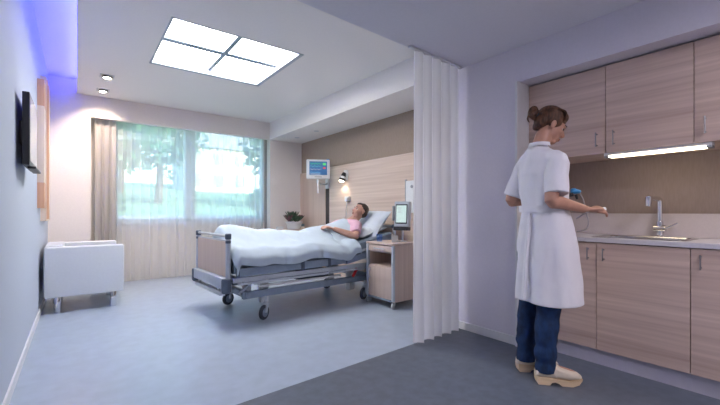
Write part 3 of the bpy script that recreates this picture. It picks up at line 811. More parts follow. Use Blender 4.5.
# coat: solid shell with sleeves
def rumple(bm, amp=.006, sx=9, sz=3.2, seed=0, zmin=0):
    bm.normal_update()
    for v in bm.verts:
        p = v.co; n_ = noise.noise(Vector((p.x * sx + seed, p.y * sx, p.z * sz))) + .5 * noise.noise(Vector((p.x * sx * 2, p.y * sx * 2, p.z * sz * 2.3 + seed)))
        v.co += v.normal * n_ * amp
ct = newbm()
cr_ = []
def lerp_rings(L_, n):
    out = []
    for i in range(len(L_) - 1):
        for k in range(n):
            t = k / n; out.append(tuple(a + (b - a) * t for a, b in zip(L_[i], L_[i + 1])))
    out.append(L_[-1]); return out
rr = lerp_rings(coatR, 5); RG = []
for idx, (z, x, y, a, b, w_) in enumerate(rr):
    rg = sring((x, y, z), a, b, R(w_), 72)
    k = max(0, (1.08 - z) / .58)
    out = []
    for q, p in enumerate(rg):
        d = Vector((p.x - x, p.y - y, 0)); ang = 2 * PI * q / 72
        wv = .015 * k * math.sin(ang * 7 + 1.2) * (.6 + .4 * math.sin(ang * 2 + 1)) + .006 * noise.noise(Vector((ang * 2, z * 5, 2)))
        out.append(p + d.normalized() * wv)
    RG.append(out)
loft(ct, RG)
tube(ct, [(-.03, -.04, 1.45), RS + Vector((0, 0, .0)), RS.lerp(RE, .42) + Vector((.006, -.002, 0)), RS.lerp(RE, .84) + Vector((.022, -.003, .0))], [.058, .064, .068, .072], 26, 4)
tube(ct, [(-.05, .05, 1.455), LS, LS.lerp(LE, .45), LS.lerp(LE, .88) + Vector((.004, .004, 0))], [.058, .062, .062, .064], 26, 4)
rumple(ct, .009, 10, 4)
co = remesh(obj('coat', ct, M['coat'], WO), .0058, 5)
bm = newbm()   # collar stand
loft(bm, [sring((-.038, -.008, 1.538), .068, .063, R(16)), sring((-.036, -.006, 1.562), .064, .060, R(16)), sring((-.036, -.006, 1.562), .056, .052, R(16)), sring((-.038, -.008, 1.535), .056, .052, R(16))], False)
obj('collar', bm, M['coat'], co)
bm = newbm()   # half belt across the back
def ring_pt(z, ang, off):
    for i in range(len(rr) - 1):
        if rr[i][0] >= z >= rr[i + 1][0]:
            t = (rr[i][0] - z) / max(1e-6, rr[i][0] - rr[i + 1][0]); p = [a + (b - a) * t for a, b in zip(rr[i], rr[i + 1])]; break
    z, x, y, a, b, w_ = p; q = ang; cs, s2 = math.cos(q), math.sin(q); ex = 2.25
    u = math.copysign(abs(cs) ** (2 / ex), cs) * (b + off); v = math.copysign(abs(s2) ** (2 / ex), s2) * (a + off); w_ = R(w_)
    return Vector((x + math.cos(w_) * u - math.sin(w_) * v, y + math.sin(w_) * u + math.cos(w_) * v, z))
def strip(bm, a0, a1, z0, z1, o0, o1, n=30, nz=1):
    G = []
    for i in range(n + 1):
        a = a0 + (a1 - a0) * i / n
        G.append([bm.verts.new(ring_pt(z0, a, o0)), bm.verts.new(ring_pt(z0, a, o1)), bm.verts.new(ring_pt(z1, a, o1)), bm.verts.new(ring_pt(z1, a, o0))])
    for A, B in zip(G, G[1:]):
        for k in range(4): bm.faces.new((A[k], A[(k + 1) % 4], B[(k + 1) % 4], B[k]))
    bm.faces.new(G[0]); bm.faces.new(G[-1][::-1])
strip(bm, R(95), R(265), 1.098, 1.142, -.004, .013)
obj('half_belt', bm, M['coat'], co)
bm = newbm()   # centre-back seam and vent
loft(bm, [[ring_pt(1.09 - k * .0245, R(a_), o_ + .0003 * k) for a_, o_ in ((179, -.006), (179, .013), (181.5, .016), (184, .015), (184, -.006))] for k in range(24)])
obj('back_vent', bm, M['coat'], co)
# jeans
jn = newbm()
for (hx, hy, hz), (ax, ay, _), s in ((RLh, RA, 0), (LLh, LA, 5)):
    rg = []
    for k in range(25):
        t = k / 24; z = .88 - (.88 - .072) * t
        x = hx + (ax - hx) * t; y = hy + (ay - hy) * t; kn = math.exp(-((z - .5) / .12) ** 2)
        r = .026 * (1 - t) ** 1.2 + .060 + .004 * math.sin(z * 40 + s) * (z < .5) * (1.2 - z) + .004 * math.sin(z * 75 + s) * (z < .3)
        rg.append(sring((x + .012 * kn, y, z), r, r * 1.04, R(20), 30, 2.05))
    loft(jn, rg)
rumple(jn, .006, 12, 14, 3)
remesh(obj('jeans', jn, M['jeans'], WO), .0062, 3)
# clogs
def clog(ax, ay, yaw):
    mx = xf((ax, ay, 0), (0, 0, yaw))
    # wooden sole: side profile swept across the foot width
    out = [(-.052, .0), (-.058, .02), (-.060, .050), (.0, .050), (.06, .040), (.13, .034), (.19, .040), (.214, .046), (.212, .034), (.19, .012), (.15, .0), (.085, .0), (.065, .016), (.045, .022), (.025, .016), (.015, .0)]
    b = newbm(); W_ = lambda x: .036 + .012 * min(1, max(0, (x + .06) / .18)) - .022 * max(0, (x - .15) / .065) ** 2
    A = [b.verts.new(mx @ Vector((x, -W_(x), z))) for x, z in out]; B = [b.verts.new(mx @ Vector((x, W_(x), z))) for x, z in out]
    for k in range(len(out)): b.faces.new((A[k], A[(k + 1) % len(out)], B[(k + 1) % len(out)], B[k]))
    b.faces.new(A); b.faces.new(B[::-1])
    cl = obj('clog', b, M['clogwood'], WO)
    b = newbm(); rg = []
    for x, z0, z1, wd in ((-.064, .045, .068, .020), (-.058, .046, .088, .033), (-.035, .046, .092, .041), (0, .045, .090, .043), (.03, .042, .100, .044), (.05, .040, .118, .045), (.065, .038, .120, .047), (.09, .036, .108, .049), (.13, .034, .096, .0495), (.165, .036, .086, .046), (.195, .038, .074, .036), (.210, .042, .062, .022), (.216, .046, .054, .008)):
        ring_ = []
        for k in range(20):
            q = 2 * PI * k / 20; yy = wd * math.copysign(abs(math.cos(q)) ** .8, math.cos(q)); zz = (z0 + z1) / 2 + (z1 - z0) / 2 * math.copysign(abs(math.sin(q)) ** .75, math.sin(q))
            ring_.append(mx @ Vector((x, yy, zz)))
        rg.append(ring_)
    loft(b, rg); up = obj('clog_upper', b, M['cream'], cl)
    b = newbm(); tube(b, [mx @ Vector((.05, -.044, .052)), mx @ Vector((.052, -.040, .10)), mx @ Vector((.055, 0, .122)), mx @ Vector((.052, .040, .10)), mx @ Vector((.05, .044, .052))], .0045, 8, 5); obj('edge_piping', b, M['cream'], cl)
clog(RA[0], RA[1], R(-8)); clog(LA[0], LA[1], R(-4))
# things in her hands
bm = newbm(); ell(bm, Hr @ Vector((.128, .030, -.022)), (.019, .016, .016)); tube(bm, [Hr @ Vector((.10, .03, -.025)), Hr @ Vector((.155, .03, -.018))], [.012, .016], 12)
o = obj('pen_cap_swab', bm, M['white_plastic'], None); o.name = 'white_plug'; o.location = (2.50, 1.24, 0); o.rotation_euler = (0, 0, R(-37.3)); tag(o, 'small white plug held between the fingers of the woman\'s right hand', 'medical supply')
gz = thing('blood_pressure_gauge', 'blue and black rubber gauge with curled grey hose in the woman\'s far hand', 'medical device', (2.50, 1.24, 0), R(-37.3))
Hc = Hl @ Vector((.08, 0, -.03)); T = Vector((.350, .24, 1.25))
bm = newbm(); tube(bm, [Hc, Hc.lerp(T, .6), T + Vector((-.02, 0, -.02))], [.014, .013, .016], 12, 3); tube(bm, [T + Vector((.0, 0, -.02)), T + Vector((.012, 0, -.055))], [.012, .008], 10); obj('grip', bm, M['black_plastic'], gz)
bm = newbm(); ell(bm, T, (.038, .028, .018), None); ell(bm, T + Vector((-.015, 0, .012)), (.022, .02, .014), None); obj('rubber_head', bm, M['blue'], gz)
bm = newbm(); tube(bm, [T + Vector((.028, 0, -.01)), T + Vector((.055, 0, -.06)), T + Vector((.062, -.02, -.14)), T + Vector((.07, -.04, -.22)), T + Vector((.045, -.05, -.275)), T + Vector((-.02, -.05, -.292))], .0052, 8, 6); tube(bm, [T + Vector((-.02, -.04, -.20)), T + Vector((.02, -.06, -.165)), T + Vector((.06, -.07, -.15))], .0052, 8, 6)
obj('hose', bm, M['hose'], gz)

# ------------------------------------------------------------------ patient (bed frame coordinates)
PA = thing('person', 'man with short dark hair and pink t-shirt lying in the hospital bed', 'person', (BX, BY, 0), BR)
Hm = frame((1.96, .355, 1.105), (-.88, .16, .44), (.42, .0, .9))
pb = newbm(); head(pb, Hm, 1.02, True)
tube(pb, [(1.82, .40, .95), (1.87, .39, .99), (1.925, .375, 1.04), (1.96, .36, 1.08)], [.072, .062, .058, .056], 16, 3)
def prings(s):
    out = []
    for x, z, a, b in ((1.02, .735, .15, .075), (1.15, .740, .165, .08), (1.32, .770, .165, .09), (1.48, .80, .17, .09), (1.62, .85, .185, .10), (1.74, .895, .195, .10), (1.80, .935, .16, .085), (1.85, .955, .09, .06)):
        out.append([(x + math.sin(q) * b * s * -.45, .42 + math.cos(q) * a * s, z + math.sin(q) * b * s * .9) for q in [2 * PI * k / 28 for k in range(28)]])
    return out
loft(pb, prings(.93))
NS_, NE, NW = Vector((1.775, .235, .925)), Vector((1.665, .095, .795)), Vector((1.445, .26, .890))
FS, FE, FW = Vector((1.775, .60, .915)), Vector((1.60, .72, .80)), Vector((1.43, .52, .89))
tube(pb, [(1.72, .42, .91), NS_, NS_.lerp(NE, .5), NE, NE.lerp(NW, .3), NE.lerp(NW, .7), NW], [.07, .060, .052, .045, .044, .035, .028], 16, 3)
tube(pb, [(1.72, .42, .91), FS, FS.lerp(FE, .5), FE, FE.lerp(FW, .3), FE.lerp(FW, .7), FW], [.07, .060, .052, .045, .044, .035, .028], 16, 3)
hand(pb, frame(NW + (NW - NE).normalized() * .01, (-.8, .42, .22), (-.05, -.35, .9)), -1, .45, 1.02)
hand(pb, frame(FW + (FW - FE).normalized() * .01, (-.55, -.7, .05), (-.1, .2, .95)), 1, .35, 1.02)
for s in (-1, 1):
    tube(pb, [(1.10, .42 + s * .09, .745), (.66, .42 + s * .11, .74), (.26, .42 + s * .10, .73)], [.07, .055, .04], 14, 3)
    tube(pb, [(.24, .42 + s * .10, .735), (.215, .42 + s * .12, .80), (.205, .42 + s * .13, .83)], [.034, .034, .022], 12, 3)
remesh(obj('body', pb, M['skin_m'], PA), .005, 4)
face_parts(PA, Hm, 1.02)
bm = newbm(); e = lambda c, r: ell(bm, c, r, Hm)
e((-.026, 0, .050), (.094, .080, .080)); e((-.055, 0, .0), (.060, .068, .062)); e((.028, 0, .090), (.045, .056, .026))
remesh(obj('hair', bm, M['hair_m'], PA), .0045, 2)
bm = newbm(); pr = prings(1.0)[2:7]
loft(bm, pr)
tube(bm, [(1.72, .40, .905), NS_, NS_.lerp(NE, .38), NS_.lerp(NE, .72) + Vector((0, -.005, 0))], [.085, .080, .075, .070], 20, 4)
tube(bm, [(1.72, .44, .905), FS, FS.lerp(FE, .40), FS.lerp(FE, .70)], [.085, .080, .075, .070], 20, 4)
rumple(bm, .006, 14, 14, 6)
remesh(obj('tshirt', bm, M['pink'], PA), .006, 3)
# sheet over the belly and chest, under the forearm
bm = newbm(); NXX, NYY = 34, 40; rows = []
for i in range(NXX + 1):
    t = i / NXX; row = []
    for j in range(NYY + 1):
        v = j / NYY; q = -1 + 2 * v; x = 1.40 + .32 * t + .03 * noise.noise(Vector((v * 4, 0, 1))) * t
        y = .42 + q * .30; a = min(1, abs(q))
        zc = .895 + (x - 1.40) * .33
        z = zc - .22 * a ** 1.8 + .018 * noise.noise(Vector((x * 8, y * 8, 3))) + .012 * math.exp(-((t - .35) / .35) ** 2) * (1 - a)
        row.append(bm.verts.new((x, y, z)))
    rows.append(row)
for A, B in zip(rows, rows[1:]):
    for j in range(NYY): bm.faces.new((A[j], A[j + 1], B[j + 1], B[j]))
o = obj('sheet', bm, M['linen']); o.location = (BX, BY, 0); o.rotation_euler = (0, 0, BR)
md = o.modifiers.new('s', 'SOLIDIFY'); md.thickness = .014; md.offset = 1
tag(o, 'white sheet pulled up over the patient\'s chest above the duvet', 'sheet')

# ------------------------------------------------------------------ nightstand
ns = thing('nightstand', 'wheeled bedside cabinet in pale wood with grey-blue corner posts', 'bedside cabinet', (2.83, 3.10, 0))
Dn, Wn = .45, .47
bm = newbm(); bx(bm, .01, Dn, 0, .016, .075, .715); bx(bm, .01, Dn, Wn - .016, Wn, .075, .715); bx(bm, Dn - .012, Dn, .016, Wn - .016, .075, .715)
bx(bm, .012, Dn - .012, .016, Wn - .016, .075, .093); bx(bm, .012, Dn - .012, .016, Wn - .016, .452, .468); bx(bm, .03, Dn - .012, .016, Wn - .016, .62, .63)
obj('body', bm, M['wood_n'], ns, False)
bm = newbm(); bx(bm, -.012, Dn + .01, -.012, Wn + .012, .718, .742, .008, 3); obj('top', bm, M['wood_n'], ns)
bm = newbm(); bx(bm, -.004, .014, .03, Wn - .03, .638, .710, .002); dr = obj('drawer', bm, M['wood_n'], ns)
bm = newbm(); tube(bm, [(-.004, .15, .674), (-.028, .16, .674), (-.028, .31, .674), (-.004, .32, .674)], .006, 8, 3); obj('handle', bm, M['alu'], dr)
bm = newbm(); bx(bm, -.004, .014, .03, Wn - .03, .10, .455, .002); dd = obj('door', bm, M['wood_n'], ns)
bm = newbm(); tube(bm, [(-.004, .40, .32), (-.03, .40, .325), (-.03, .40, .415), (-.004, .40, .42)], .006, 8, 3); obj('handle', bm, M['alu'], dd)
for x, y in ((.005, .008), (.005, Wn - .008)):
    bm = newbm(); box(bm, (x, y, .40), (.036, .036, .63), .014, seg=3); obj('corner_post', bm, M['bedlight'], ns)
bm = newbm(); bx(bm, -.012, .012, .026, Wn - .026, .078, .098, .003); obj('base_rail', bm, M['bedgrey'], ns)
for x, y in ((.02, .02), (.02, Wn - .02), (Dn - .04, .02), (Dn - .04, Wn - .02)):
    b = newbm(); mx = xf((x - .01, y, .028), (R(90), 0, R(10)))
    lathe(b, [(0, -.012), (.024, -.012), (.028, -.008), (.028, .008), (.024, .012), (0, .012)], mx, 20); cw = obj('castor', b, M['grey_plastic'], ns)
    b = newbm(); box(b, (x, y, .055), (.045, .034, .036), .01); obj('castor_hood', b, M['grey_plastic'], cw)
# things on it
def onns(x, y): return (2.83 + x, 3.10 + y, .742)
bm = newbm(); lathe(bm, [(0, .0), (.030, .0), (.034, .012), (.038, .088), (.036, .088), (.031, .014), (0, .008)], None, 24)
tag(obj('drinking_glass', bm, M['blueglass'], None, loc=onns(.10, .36)), 'small blue drinking glass on the bedside cabinet', 'glass')
bm = newbm()
prism(bm, [(0, 0), (.10, .02), (.10, .024), (0, .004)], 0, .10); prism(bm, [(0, 0), (.07, -.05), (.07, -.046), (0, .004)], 0, .08)
tag(obj('folded_card', bm, M['white_plastic'], None, False, loc=onns(.13, .17), rot=(0, 0, R(20))), 'white folded card standing on the bedside cabinet beneath the terminal', 'card')
tm = thing('bedside_terminal', 'grey bedside terminal with pale screen on an arm over the cabinet', 'medical device', (3.13, 3.265, .742), R(0))
bm = newbm(); lathe(bm, [(0, 0), (.05, 0), (.05, .008), (.016, .014), (.014, .02), (0, .02)]); tube(bm, [(0, 0, .01), (0, 0, .16), (-.01, -.0, .20)], .014, 12, 2); obj('stand', bm, M['alu'], tm)
TR = R(20)
def tpart(name, m, *b, bev=.01, par=tm, sg=3):
    bm = newbm(); bx(bm, *b, bev, sg); bmesh.ops.transform(bm, matrix=xf((0, 0, .33), (0, R(4), TR)), verts=bm.verts); return obj(name, bm, m, par)
tpart('casing', M['bedlight'], -.03, .03, -.10, .10, -.155, .155, bev=.02)
tpart('screen_bezel', M['black_plastic'], -.034, -.029, -.078, .078, -.115, .120, bev=.004)
tpart('side_grip', M['grey_plastic'], -.045, .02, .102, .120, -.08, .10, bev=.008)
tpart('lower_tray', M['black_plastic'], -.05, .04, -.095, .095, -.195, -.150, bev=.012)
scr = mat('pale_green_display', (.3, .4, .38), .3, emit=(.62, .78, .72), estr=.22)
noisy(scr, (.3, .4, .38), (.35, .45, .42), (30, 30, 30))
ds = tpart('display', scr, -.036, -.0335, -.066, .066, -.100, .105, bev=.0)
bm = newbm()
for k in range(5): bx(bm, -.037, -.0362, .0, .05 - .006 * (k % 3), .02 + k * .014, .024 + k * .014)
bmesh.ops.transform(bm, matrix=xf((0, 0, .33), (0, R(4), TR)), verts=bm.verts); pieces('text_line', bm, M['grey_plastic'], ds)

# ------------------------------------------------------------------ head wall equipment
mo = thing('patient_monitor', 'white patient monitor with blue screen on a wall arm', 'medical device', (XH + .02, 5.68, 1.62))
ang = R(-158)   # the monitor's face direction, around z
mx = xf((-.31, -.17, .215), (0, 0, 0)) @ Matrix.Rotation(R(-118 + 0), 4, 'Z')
def mpart(name, m, *b, bev=.01, par=mo, sg=3):
    bm = newbm(); bx(bm, *b, bev, sg); bmesh.ops.transform(bm, matrix=mx, verts=bm.verts); return obj(name, bm, m, par)
mpart('casing', M['white_plastic'], -.03, .05, -.20, .20, -.17, .16, bev=.025)   # face = +x local
scm = bpy.data.materials.new('monitor_display'); scm.use_nodes = True
nt = scm.node_tree; b_ = nt.nodes['Principled BSDF']; b_.inputs['Base Color'].default_value = (.02, .08, .2, 1); b_.inputs['Roughness'].default_value = .3
b_.inputs['Emission Color'].default_value = (.05, .14, .32, 1); b_.inputs['Emission Strength'].default_value = .2
ms = mpart('display', scm, .0505, .054, -.15, .15, -.105, .125, bev=.0)
def trace(col, z, amp, f, y0, y1, name='trace'):
    bm = newbm(); pts = []
    n = 26
    for k in range(n + 1):
        t = k / n; pts.append((.0555, y0 + (y1 - y0) * t, z + amp * (math.sin(t * f) ** 5)))
    tube(bm, pts, .0035, 5); bmesh.ops.transform(bm, matrix=mx, verts=bm.verts); obj(name, bm, emission('trace_' + str(z), col, .4), ms)
trace((.1, .7, .25), .085, .018, 26, -.14, .05); trace((.2, .6, .8), .04, .014, 18, -.14, .05); trace((.6, .6, .65), -.01, .010, 22, -.14, .05); trace((.2, .5, .8), -.065, .010, 12, -.14, .05)
bm = newbm(); bx(bm, .0545, .0556, .075, .13, .06, .10); bmesh.ops.transform(bm, matrix=mx, verts=bm.verts); obj('readout', bm, emission('green_readout', (.15, .7, .25), .35), ms, False)
bm = newbm(); bx(bm, .0545, .0556, .08, .125, .0, .03); bmesh.ops.transform(bm, matrix=mx, verts=bm.verts); obj('readout', bm, emission('red_readout', (.7, .15, .2), .35), ms, False)
bm = newbm(); bx(bm, .0545, .0556, -.13, .03, -.095, -.085); bmesh.ops.transform(bm, matrix=mx, verts=bm.verts); obj('readout', bm, emission('white_readout', (.6, .7, .8), .35), ms, False)
mpart('indicator_lamp', M['blue'], -.0, .04, .14, .19, .155, .172, bev=.005)
mpart('control_strip', M['grey_plastic'], .05, .053, -.06, .06, -.145, -.13, bev=.001)
bm = newbm(); tube(bm, [(-.31, -.17, .03), (-.31, -.17, -.03), (-.2, -.12, -.04), (-.05, -.03, -.02), (-.01, 0, .02)], [.022, .02, .017, .017, .02], 12, 3); obj('wall_arm', bm, M['alu'], mo)
bm = newbm(); bx(bm, -.03, .005, -.05, .05, -.10, .14, .008); obj('wall_bracket', bm, M['white_plastic'], mo)
bm = newbm(); tube(bm, [(-.33, -.20, .02), (-.33, -.20, -.20)], .016, 12); obj('grip', bm, M['white_plastic'], mo)

rl = thing('reading_lamp', 'small black and white reading spot lit on the wooden head wall', 'lamp', (XH, 5.08, 1.73))
bm = newbm(); lathe(bm, [(0, 0), (.065, 0), (.065, .02), (.055, .028), (0, .028)], xf((0, 0, 0), (0, R(-90), 0))); bx(bm, -.02, 0, -.05, .05, -.1, .07, .008); obj('wall_plate', bm, M['white_plastic'], rl)
A_ = Vector((-.05, -.0, .0)); Bv = Vector((-.085, .015, -.115))
bm = newbm(); tube(bm, [(-.02, 0, .0), A_], .02, 12); tube(bm, [A_ + Vector((.01, 0, .02)), A_.lerp(Bv, .35)], [.03, .045], 18); tube(bm, [A_.lerp(Bv, .62), A_.lerp(Bv, .95)], [.052, .056], 20); obj('lamp_head', bm, M['black_plastic'], rl)
bm = newbm(); tube(bm, [A_.lerp(Bv, .34), A_.lerp(Bv, .63)], [.049, .053], 20); obj('white_band', bm, M['white_plastic'], rl)
bm = newbm(); ell(bm, A_.lerp(Bv, .97), (.046, .046, .03)); obj('bulb', bm, M['bulb'], rl)
lamp('SPOT', 'reading_beam', (XH - .10, 5.10, 1.575), 1.2, (1, .85, .66), (R(8), R(-20), 0), spot_size=R(120), spot_blend=.7, shadow_soft_size=.03)

hs = thing('handset_socket', 'small white socket box with hanging cord below the reading lamp', 'socket', (XH, 5.02, 1.31))
bm = newbm(); bx(bm, -.055, 0, -.07, .04, -.035, .045, .008); bx(bm, -.09, -.05, -.09, -.04, -.03, .025, .008); obj('box', bm, M['white_plastic'], hs)
bm = newbm(); tube(bm, [(-.03, .02, -.035), (-.03, .022, -.2), (-.028, .03, -.40), (-.02, .03, -.5)], .005, 6, 4); obj('cord', bm, M['white_plastic'], hs)
sp = thing('supply_panel', 'white wall panel with round outlets beside the privacy curtain', 'wall panel', (XH, 3.42, 1.33))
bm = newbm(); bx(bm, -.03, 0, -.22, .22, -.24, .19, .006); obj('plate', bm, M['white_plastic'], sp)
for k, y in enumerate((.10, .0, -.10)):
    bm = newbm(); lathe(bm, [(0, 0), (.022, 0), (.022, .01), (.012, .012), (0, .012)], xf((-.03, y, .11), (0, R(-90), 0))); obj('outlet', bm, M['grey_plastic'], sp)
bm = newbm(); bx(bm, -.028, 0, .222, .238, -.42, .21, .002); obj('edge_rail', bm, M['grey_plastic'], sp)

# low cabinet with plant at the back corner
lc = thing('low_cabinet', 'low pale wooden cabinet in the corner under the plant', 'cabinet', (2.90, 6.22, 0))
bm = newbm(); bx(bm, .01, .665, .03, .46, .06, .74, .003); obj('body', bm, M['wood_n'], lc)
bm = newbm(); bx(bm, 0, .675, .0, .465, .742, .772, .004); obj('top', bm, M['wood_n'], lc)
for k in (0, 1):
    bm = newbm(); bx(bm, .015 + k * .325, .335 + k * .325, .012, .03, .07, .735, .002); d_ = obj('door', bm, M['wood_n'], lc)
    bm = newbm(); tube(bm, [(.30 + k * .07, .012, .60), (.30 + k * .07, -.012, .61), (.30 + k * .07, -.012, .69), (.30 + k * .07, .012, .70)], .005, 8, 2); obj('handle', bm, M['alu'], d_)
bm = newbm(); bx(bm, .03, .64, .06, .44, 0, .06); obj('plinth', bm, M['plinth'], lc)
pl = thing('potted_succulent', 'dark green and purple succulents in a shallow white bowl', 'plant', (3.27, 6.36, .772))
bm = newbm(); lathe(bm, [(0, 0), (.11, 0), (.125, .012), (.145, .12), (.165, .125), (.165, .145), (.150, .146), (.145, .135), (.0, .125)], None, 32); obj('pot', bm, M['pot'], pl)
bm = newbm(); lathe(bm, [(0, .12), (.14, .128), (0, .14)], None, 20); obj('soil', bm, M['soil'], pl)
rnd = random.Random(4)
def leafblade(bm, base, d, ln, wd, bend):
    d = Vector(d).normalized(); side = d.cross(Vector((0, 0, 1))); side = side.normalized() if side.length > .01 else Vector((1, 0, 0))
    pts = []; n = 6
    for k in range(n + 1):
        t = k / n; p = Vector(base) + d * ln * t + Vector((0, 0, bend * t * t)); w_ = wd * math.sin(PI * min(1, .12 + t * .88)) ** .6 * (1 if t < .95 else .3); pts.append((p, w_))
    nrm = side.cross(d).normalized()
    rings_ = [[p + side * w_ * math.cos(q) + nrm * w_ * .28 * math.sin(q) for q in [2 * PI * j / 8 for j in range(8)]] for p, w_ in pts]
    loft(bm, rings_)
def rosette(c, n, ln, wd, m, up):
    bm = newbm()
    for k in range(n):
        a = k * 2.4; el = up * (.35 + .65 * k / n); leafblade(bm, c, (math.cos(a), math.sin(a), el + .2), ln * 1.3 * (1.1 - .4 * k / n), wd * 1.25, .02)
    obj('leaves', bm, m, pl)
rosette((-.07, .0, .15), 18, .12, .022, M['leaf'], 1.5); rosette((.06, -.03, .15), 20, .115, .024, M['leaf'], 1.1); rosette((-.01, .05, .16), 18, .16, .022, M['leaf'], 2.4)
rosette((.12, .02, .16), 12, .11, .020, M['leaf_p'], 1.6); rosette((-.12, -.03, .15), 12, .12, .016, M['leaf_p'], 1.8); rosette((0, -.06, .15), 14, .08, .022, M['leaf'], .9)
bm = newbm(); bx(bm, -.045, .045, -.03, .03, 0, .055, .006); tag(obj('small_box', bm, M['cream'], None, loc=(3.38, 6.26, .772)), 'small cream box beside the white plant bowl', 'box')
bm = newbm(); lathe(bm, [(0, 0), (.028, 0), (.032, .10), (.030, .10), (.026, .006), (0, .005)], None, 20); tag(obj('clear_tumbler', bm, M['glass'], None, loc=(3.48, 6.40, .772)), 'clear tumbler behind the small cream box', 'glass')
bm = newbm(); bx(bm, -.06, .06, -.03, .03, 0, .06, .008); tag(obj('tissue_box', bm, M['white_plastic'], None, loc=(2.98, 6.36, .772)), 'small white box at the left edge of the low cabinet', 'box')

# ------------------------------------------------------------------ outside the window
def hgt(x, y): return .15 + max(0, y - 9) * .105
bm = newbm(); rows = []
for i in range(41):
    row = []
    for j in range(41):
        x = -22 + 60 * i / 40; y = 7.4 + 44 * j / 40; row.append(bm.verts.new((x, y, hgt(x, y) + .25 * noise.noise(Vector((x * .2, y * .2, 0))))))
    rows.append(row)
for A, B in zip(rows, rows[1:]):
    for j in range(40): bm.faces.new((A[j], A[j + 1], B[j + 1], B[j]))
lawn = obj('lawn', bm, tex_mat('lawn_grass', (.22, .34, .20), .9, .3, (2, 2, 2), .2)); lawn['kind'] = 'structure'
bm = newbm()
rows = []
for k in range(30):
    t = k / 29; x = -18 + 50 * t; y = 15.5 - 2.2 * math.sin(t * 3.0); rows.append([bm.verts.new((x, y + dy, hgt(x, y + dy) + .22)) for dy in (-1.3, 1.3)])
for A, B in zip(rows, rows[1:]): bm.faces.new((A[0], B[0], B[1], A[1]))
for r_ in bmesh.ops.solidify(bm, geom=bm.faces[:], thickness=.05)['geom'][:0]: pass
rd = obj('path', bm, tex_mat('pale_paving', (.62, .62, .66), .8, .06, (3, 3, 3), .1)); rd['kind'] = 'structure'
def tree(x, y, h, r, tone, seed, label):
    z0 = hgt(x, y) - .1; t = thing('garden_tree', label, 'tree', (x, y, z0), 0, 'trees outside the window'); rn = random.Random(seed)
    bm = newbm(); tube(bm, [(0, 0, 0), (.1, 0, h * .35), (-.05, .1, h * .7)], [.22, .16, .07], 10, 3)
    for k in range(6):
        a = k * 1.1; tube(bm, [(0, 0, h * (.35 + .05 * k)), (math.cos(a) * r * .6, math.sin(a) * r * .6, h * (.55 + .06 * k))], [.07, .02], 6)
    obj('trunk', bm, M['treebark'], t)
    bm = newbm()
    for k in range(1500):
        d = Vector((rn.gauss(0, 1), rn.gauss(0, 1), rn.gauss(0, 1))).normalized() * (rn.random() ** .4)
        cl = 1 + .35 * noise.noise(d * 2.2 + Vector((seed, 0, 0)))
        c = Vector((d.x * r * cl, d.y * r * cl, h * .66 + d.z * h * .36 * cl)); s_ = .13 + .12 * rn.random()
        u = Vector((rn.gauss(0, 1), rn.gauss(0, 1), rn.gauss(0, 1))).normalized(); v = u.orthogonal().normalized()
        bm.faces.new([bm.verts.new(c + p) for p in (u * s_, v * s_ * .6, -u * s_, -v * s_ * .6)])
    obj('foliage', bm, tone, t, False)
M['treebark'] = tex_mat('tree_bark', (.12, .09, .07), .9, .3)
g1 = tex_mat('leaf_green_dark', (.05, .13, .08), .8, .4, (3, 3, 3)); g2 = tex_mat('leaf_green_mid', (.10, .20, .12), .8, .3, (3, 3, 3)); g3 = tex_mat('leaf_green_blue', (.09, .17, .15), .8, .3, (3, 3, 3))
for a in ((1.0, 17, 5.2, 1.9, g1, 1, 'dark green tree seen through the left curtain, nearest the drape'), (3.4, 22, 6.0, 2.2, g3, 2, 'bluish green tree seen through the middle of the left curtain'),
          (-1.8, 25, 8.5, 2.8, g2, 3, 'tall mid green tree at the far left of the garden'), (9.6, 21, 5.6, 2.0, g1, 4, 'dark green tree at the centre of the right curtain'),
          (15.2, 24, 6.2, 2.2, g2, 5, 'mid green tree near the right end of the window'), (2.6, 33, 8.0, 2.4, g3, 6, 'distant bluish tree behind the curtain gap'),
          (5.9, 13, 1.5, .9, g2, 7, 'low round garden bush below the curtain gap'), (-.1, 12.2, 1.3, 1.0, g2, 8, 'low green bush at the lower left of the window'), (8.6, 12.4, 1.5, .8, g1, 9, 'low dark bush at the lower right of the window')):
    tree(*a)
hs_ = thing('house', 'pale house with dark windows beyond the garden', 'building', (11.5, 38, hgt(9, 34) - .3))
bm = newbm(); bx(bm, -4, 4, -2.5, 2.5, 0, 4.6); obj('wall', bm, tex_mat('house_render', (.62, .62, .64), .8, .03), hs_, False)
bm = newbm(); A = [(-4.3, -2.9, 4.5), (4.3, -2.9, 4.5), (4.3, 2.9, 4.5), (-4.3, 2.9, 4.5), (-4.3, 0, 6.6), (4.3, 0, 6.6)]
V = [bm.verts.new(p) for p in A]
for f in ((0, 1, 5, 4), (2, 3, 4, 5), (0, 4, 3), (1, 2, 5), (0, 3, 2, 1)): bm.faces.new([V[k] for k in f])
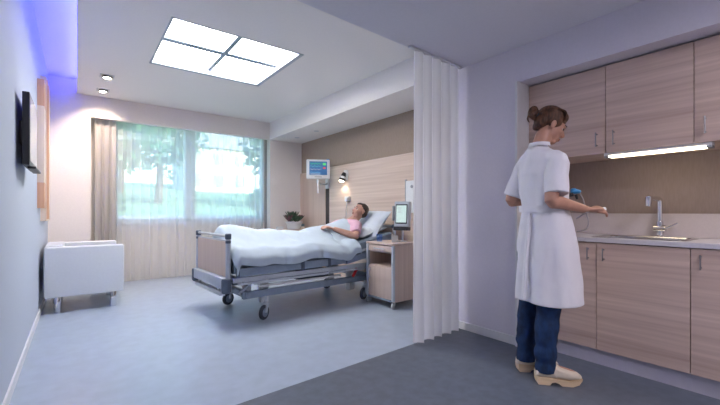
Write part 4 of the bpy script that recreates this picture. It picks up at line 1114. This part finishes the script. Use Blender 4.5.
obj('roof', bm, tex_mat('roof_tiles', (.30, .30, .36), .8, .1), hs_, False)
for x in (-3, -1, 1, 3):
    for z in (1.0, 3.0):
        bm = newbm(); bx(bm, x - .45, x + .45, -2.56, -2.48, z, z + 1.1); obj('window', bm, M['blueglass'] if False else tex_mat('house_window', (.30, .34, .40), .3, .1), hs_, False)

# ------------------------------------------------------------------ fill lamps added behind the camera to brighten the near zone
for k, (x, y) in enumerate(((.9, -.7), (2.1, -.7))):
    t = thing('added_fill_lamp', ('added round fill light over the near floor, left of the pair', 'added round fill light over the near floor, right of the pair')[k], 'light', (x, y, ZN))
    bm = newbm(); lathe(bm, [(.11, 0), (.13, 0), (.13, -.012), (.11, -.012), (.11, 0)], None, 28); obj('ring', bm, M['alu'], t)
    bm = newbm(); lathe(bm, [(0, -.004), (.108, -.004), (.108, -.001), (0, -.001)], None, 28); obj('diffuser', bm, emission('added_fill_emission', (.97, .90, 1.0), 86), t)

# ------------------------------------------------------------------ world
wd = bpy.data.worlds.new('sky'); C.world = wd; wd.use_nodes = True
N = wd.node_tree.nodes; L = wd.node_tree.links; bg = N['Background']
sky = N.new('ShaderNodeTexSky'); sky.sky_type = 'NISHITA'; sky.sun_disc = False; sky.sun_elevation = R(16); sky.sun_rotation = R(150); sky.air_density = 1.2; sky.dust_density = 2.0
L.new(sky.outputs[0], bg.inputs[0]); bg.inputs[1].default_value = .42
lamp('SUN', 'sun', (0, 0, 20), 2.6, (1, .95, .88), (R(48), 0, R(35)), angle=R(1))

# ------------------------------------------------------------------ camera
cd = bpy.data.cameras.new('camera'); cam = bpy.data.objects.new('camera', cd); COL.objects.link(cam)
cam.location = (0, 0, 1.1); cam.rotation_euler = (R(90), 0, -R(37.27)); cd.sensor_width = 36; cd.lens = 372 / 720 * 36; cd.shift_y = 9.5 / 720
cd.clip_start = .02; cd.clip_end = 300
C.camera = cam
vs = C.view_settings; vs.view_transform = 'Standard'; vs.look = 'None'; vs.gamma = 1; vs.use_curve_mapping = False
vs.exposure = 1.52
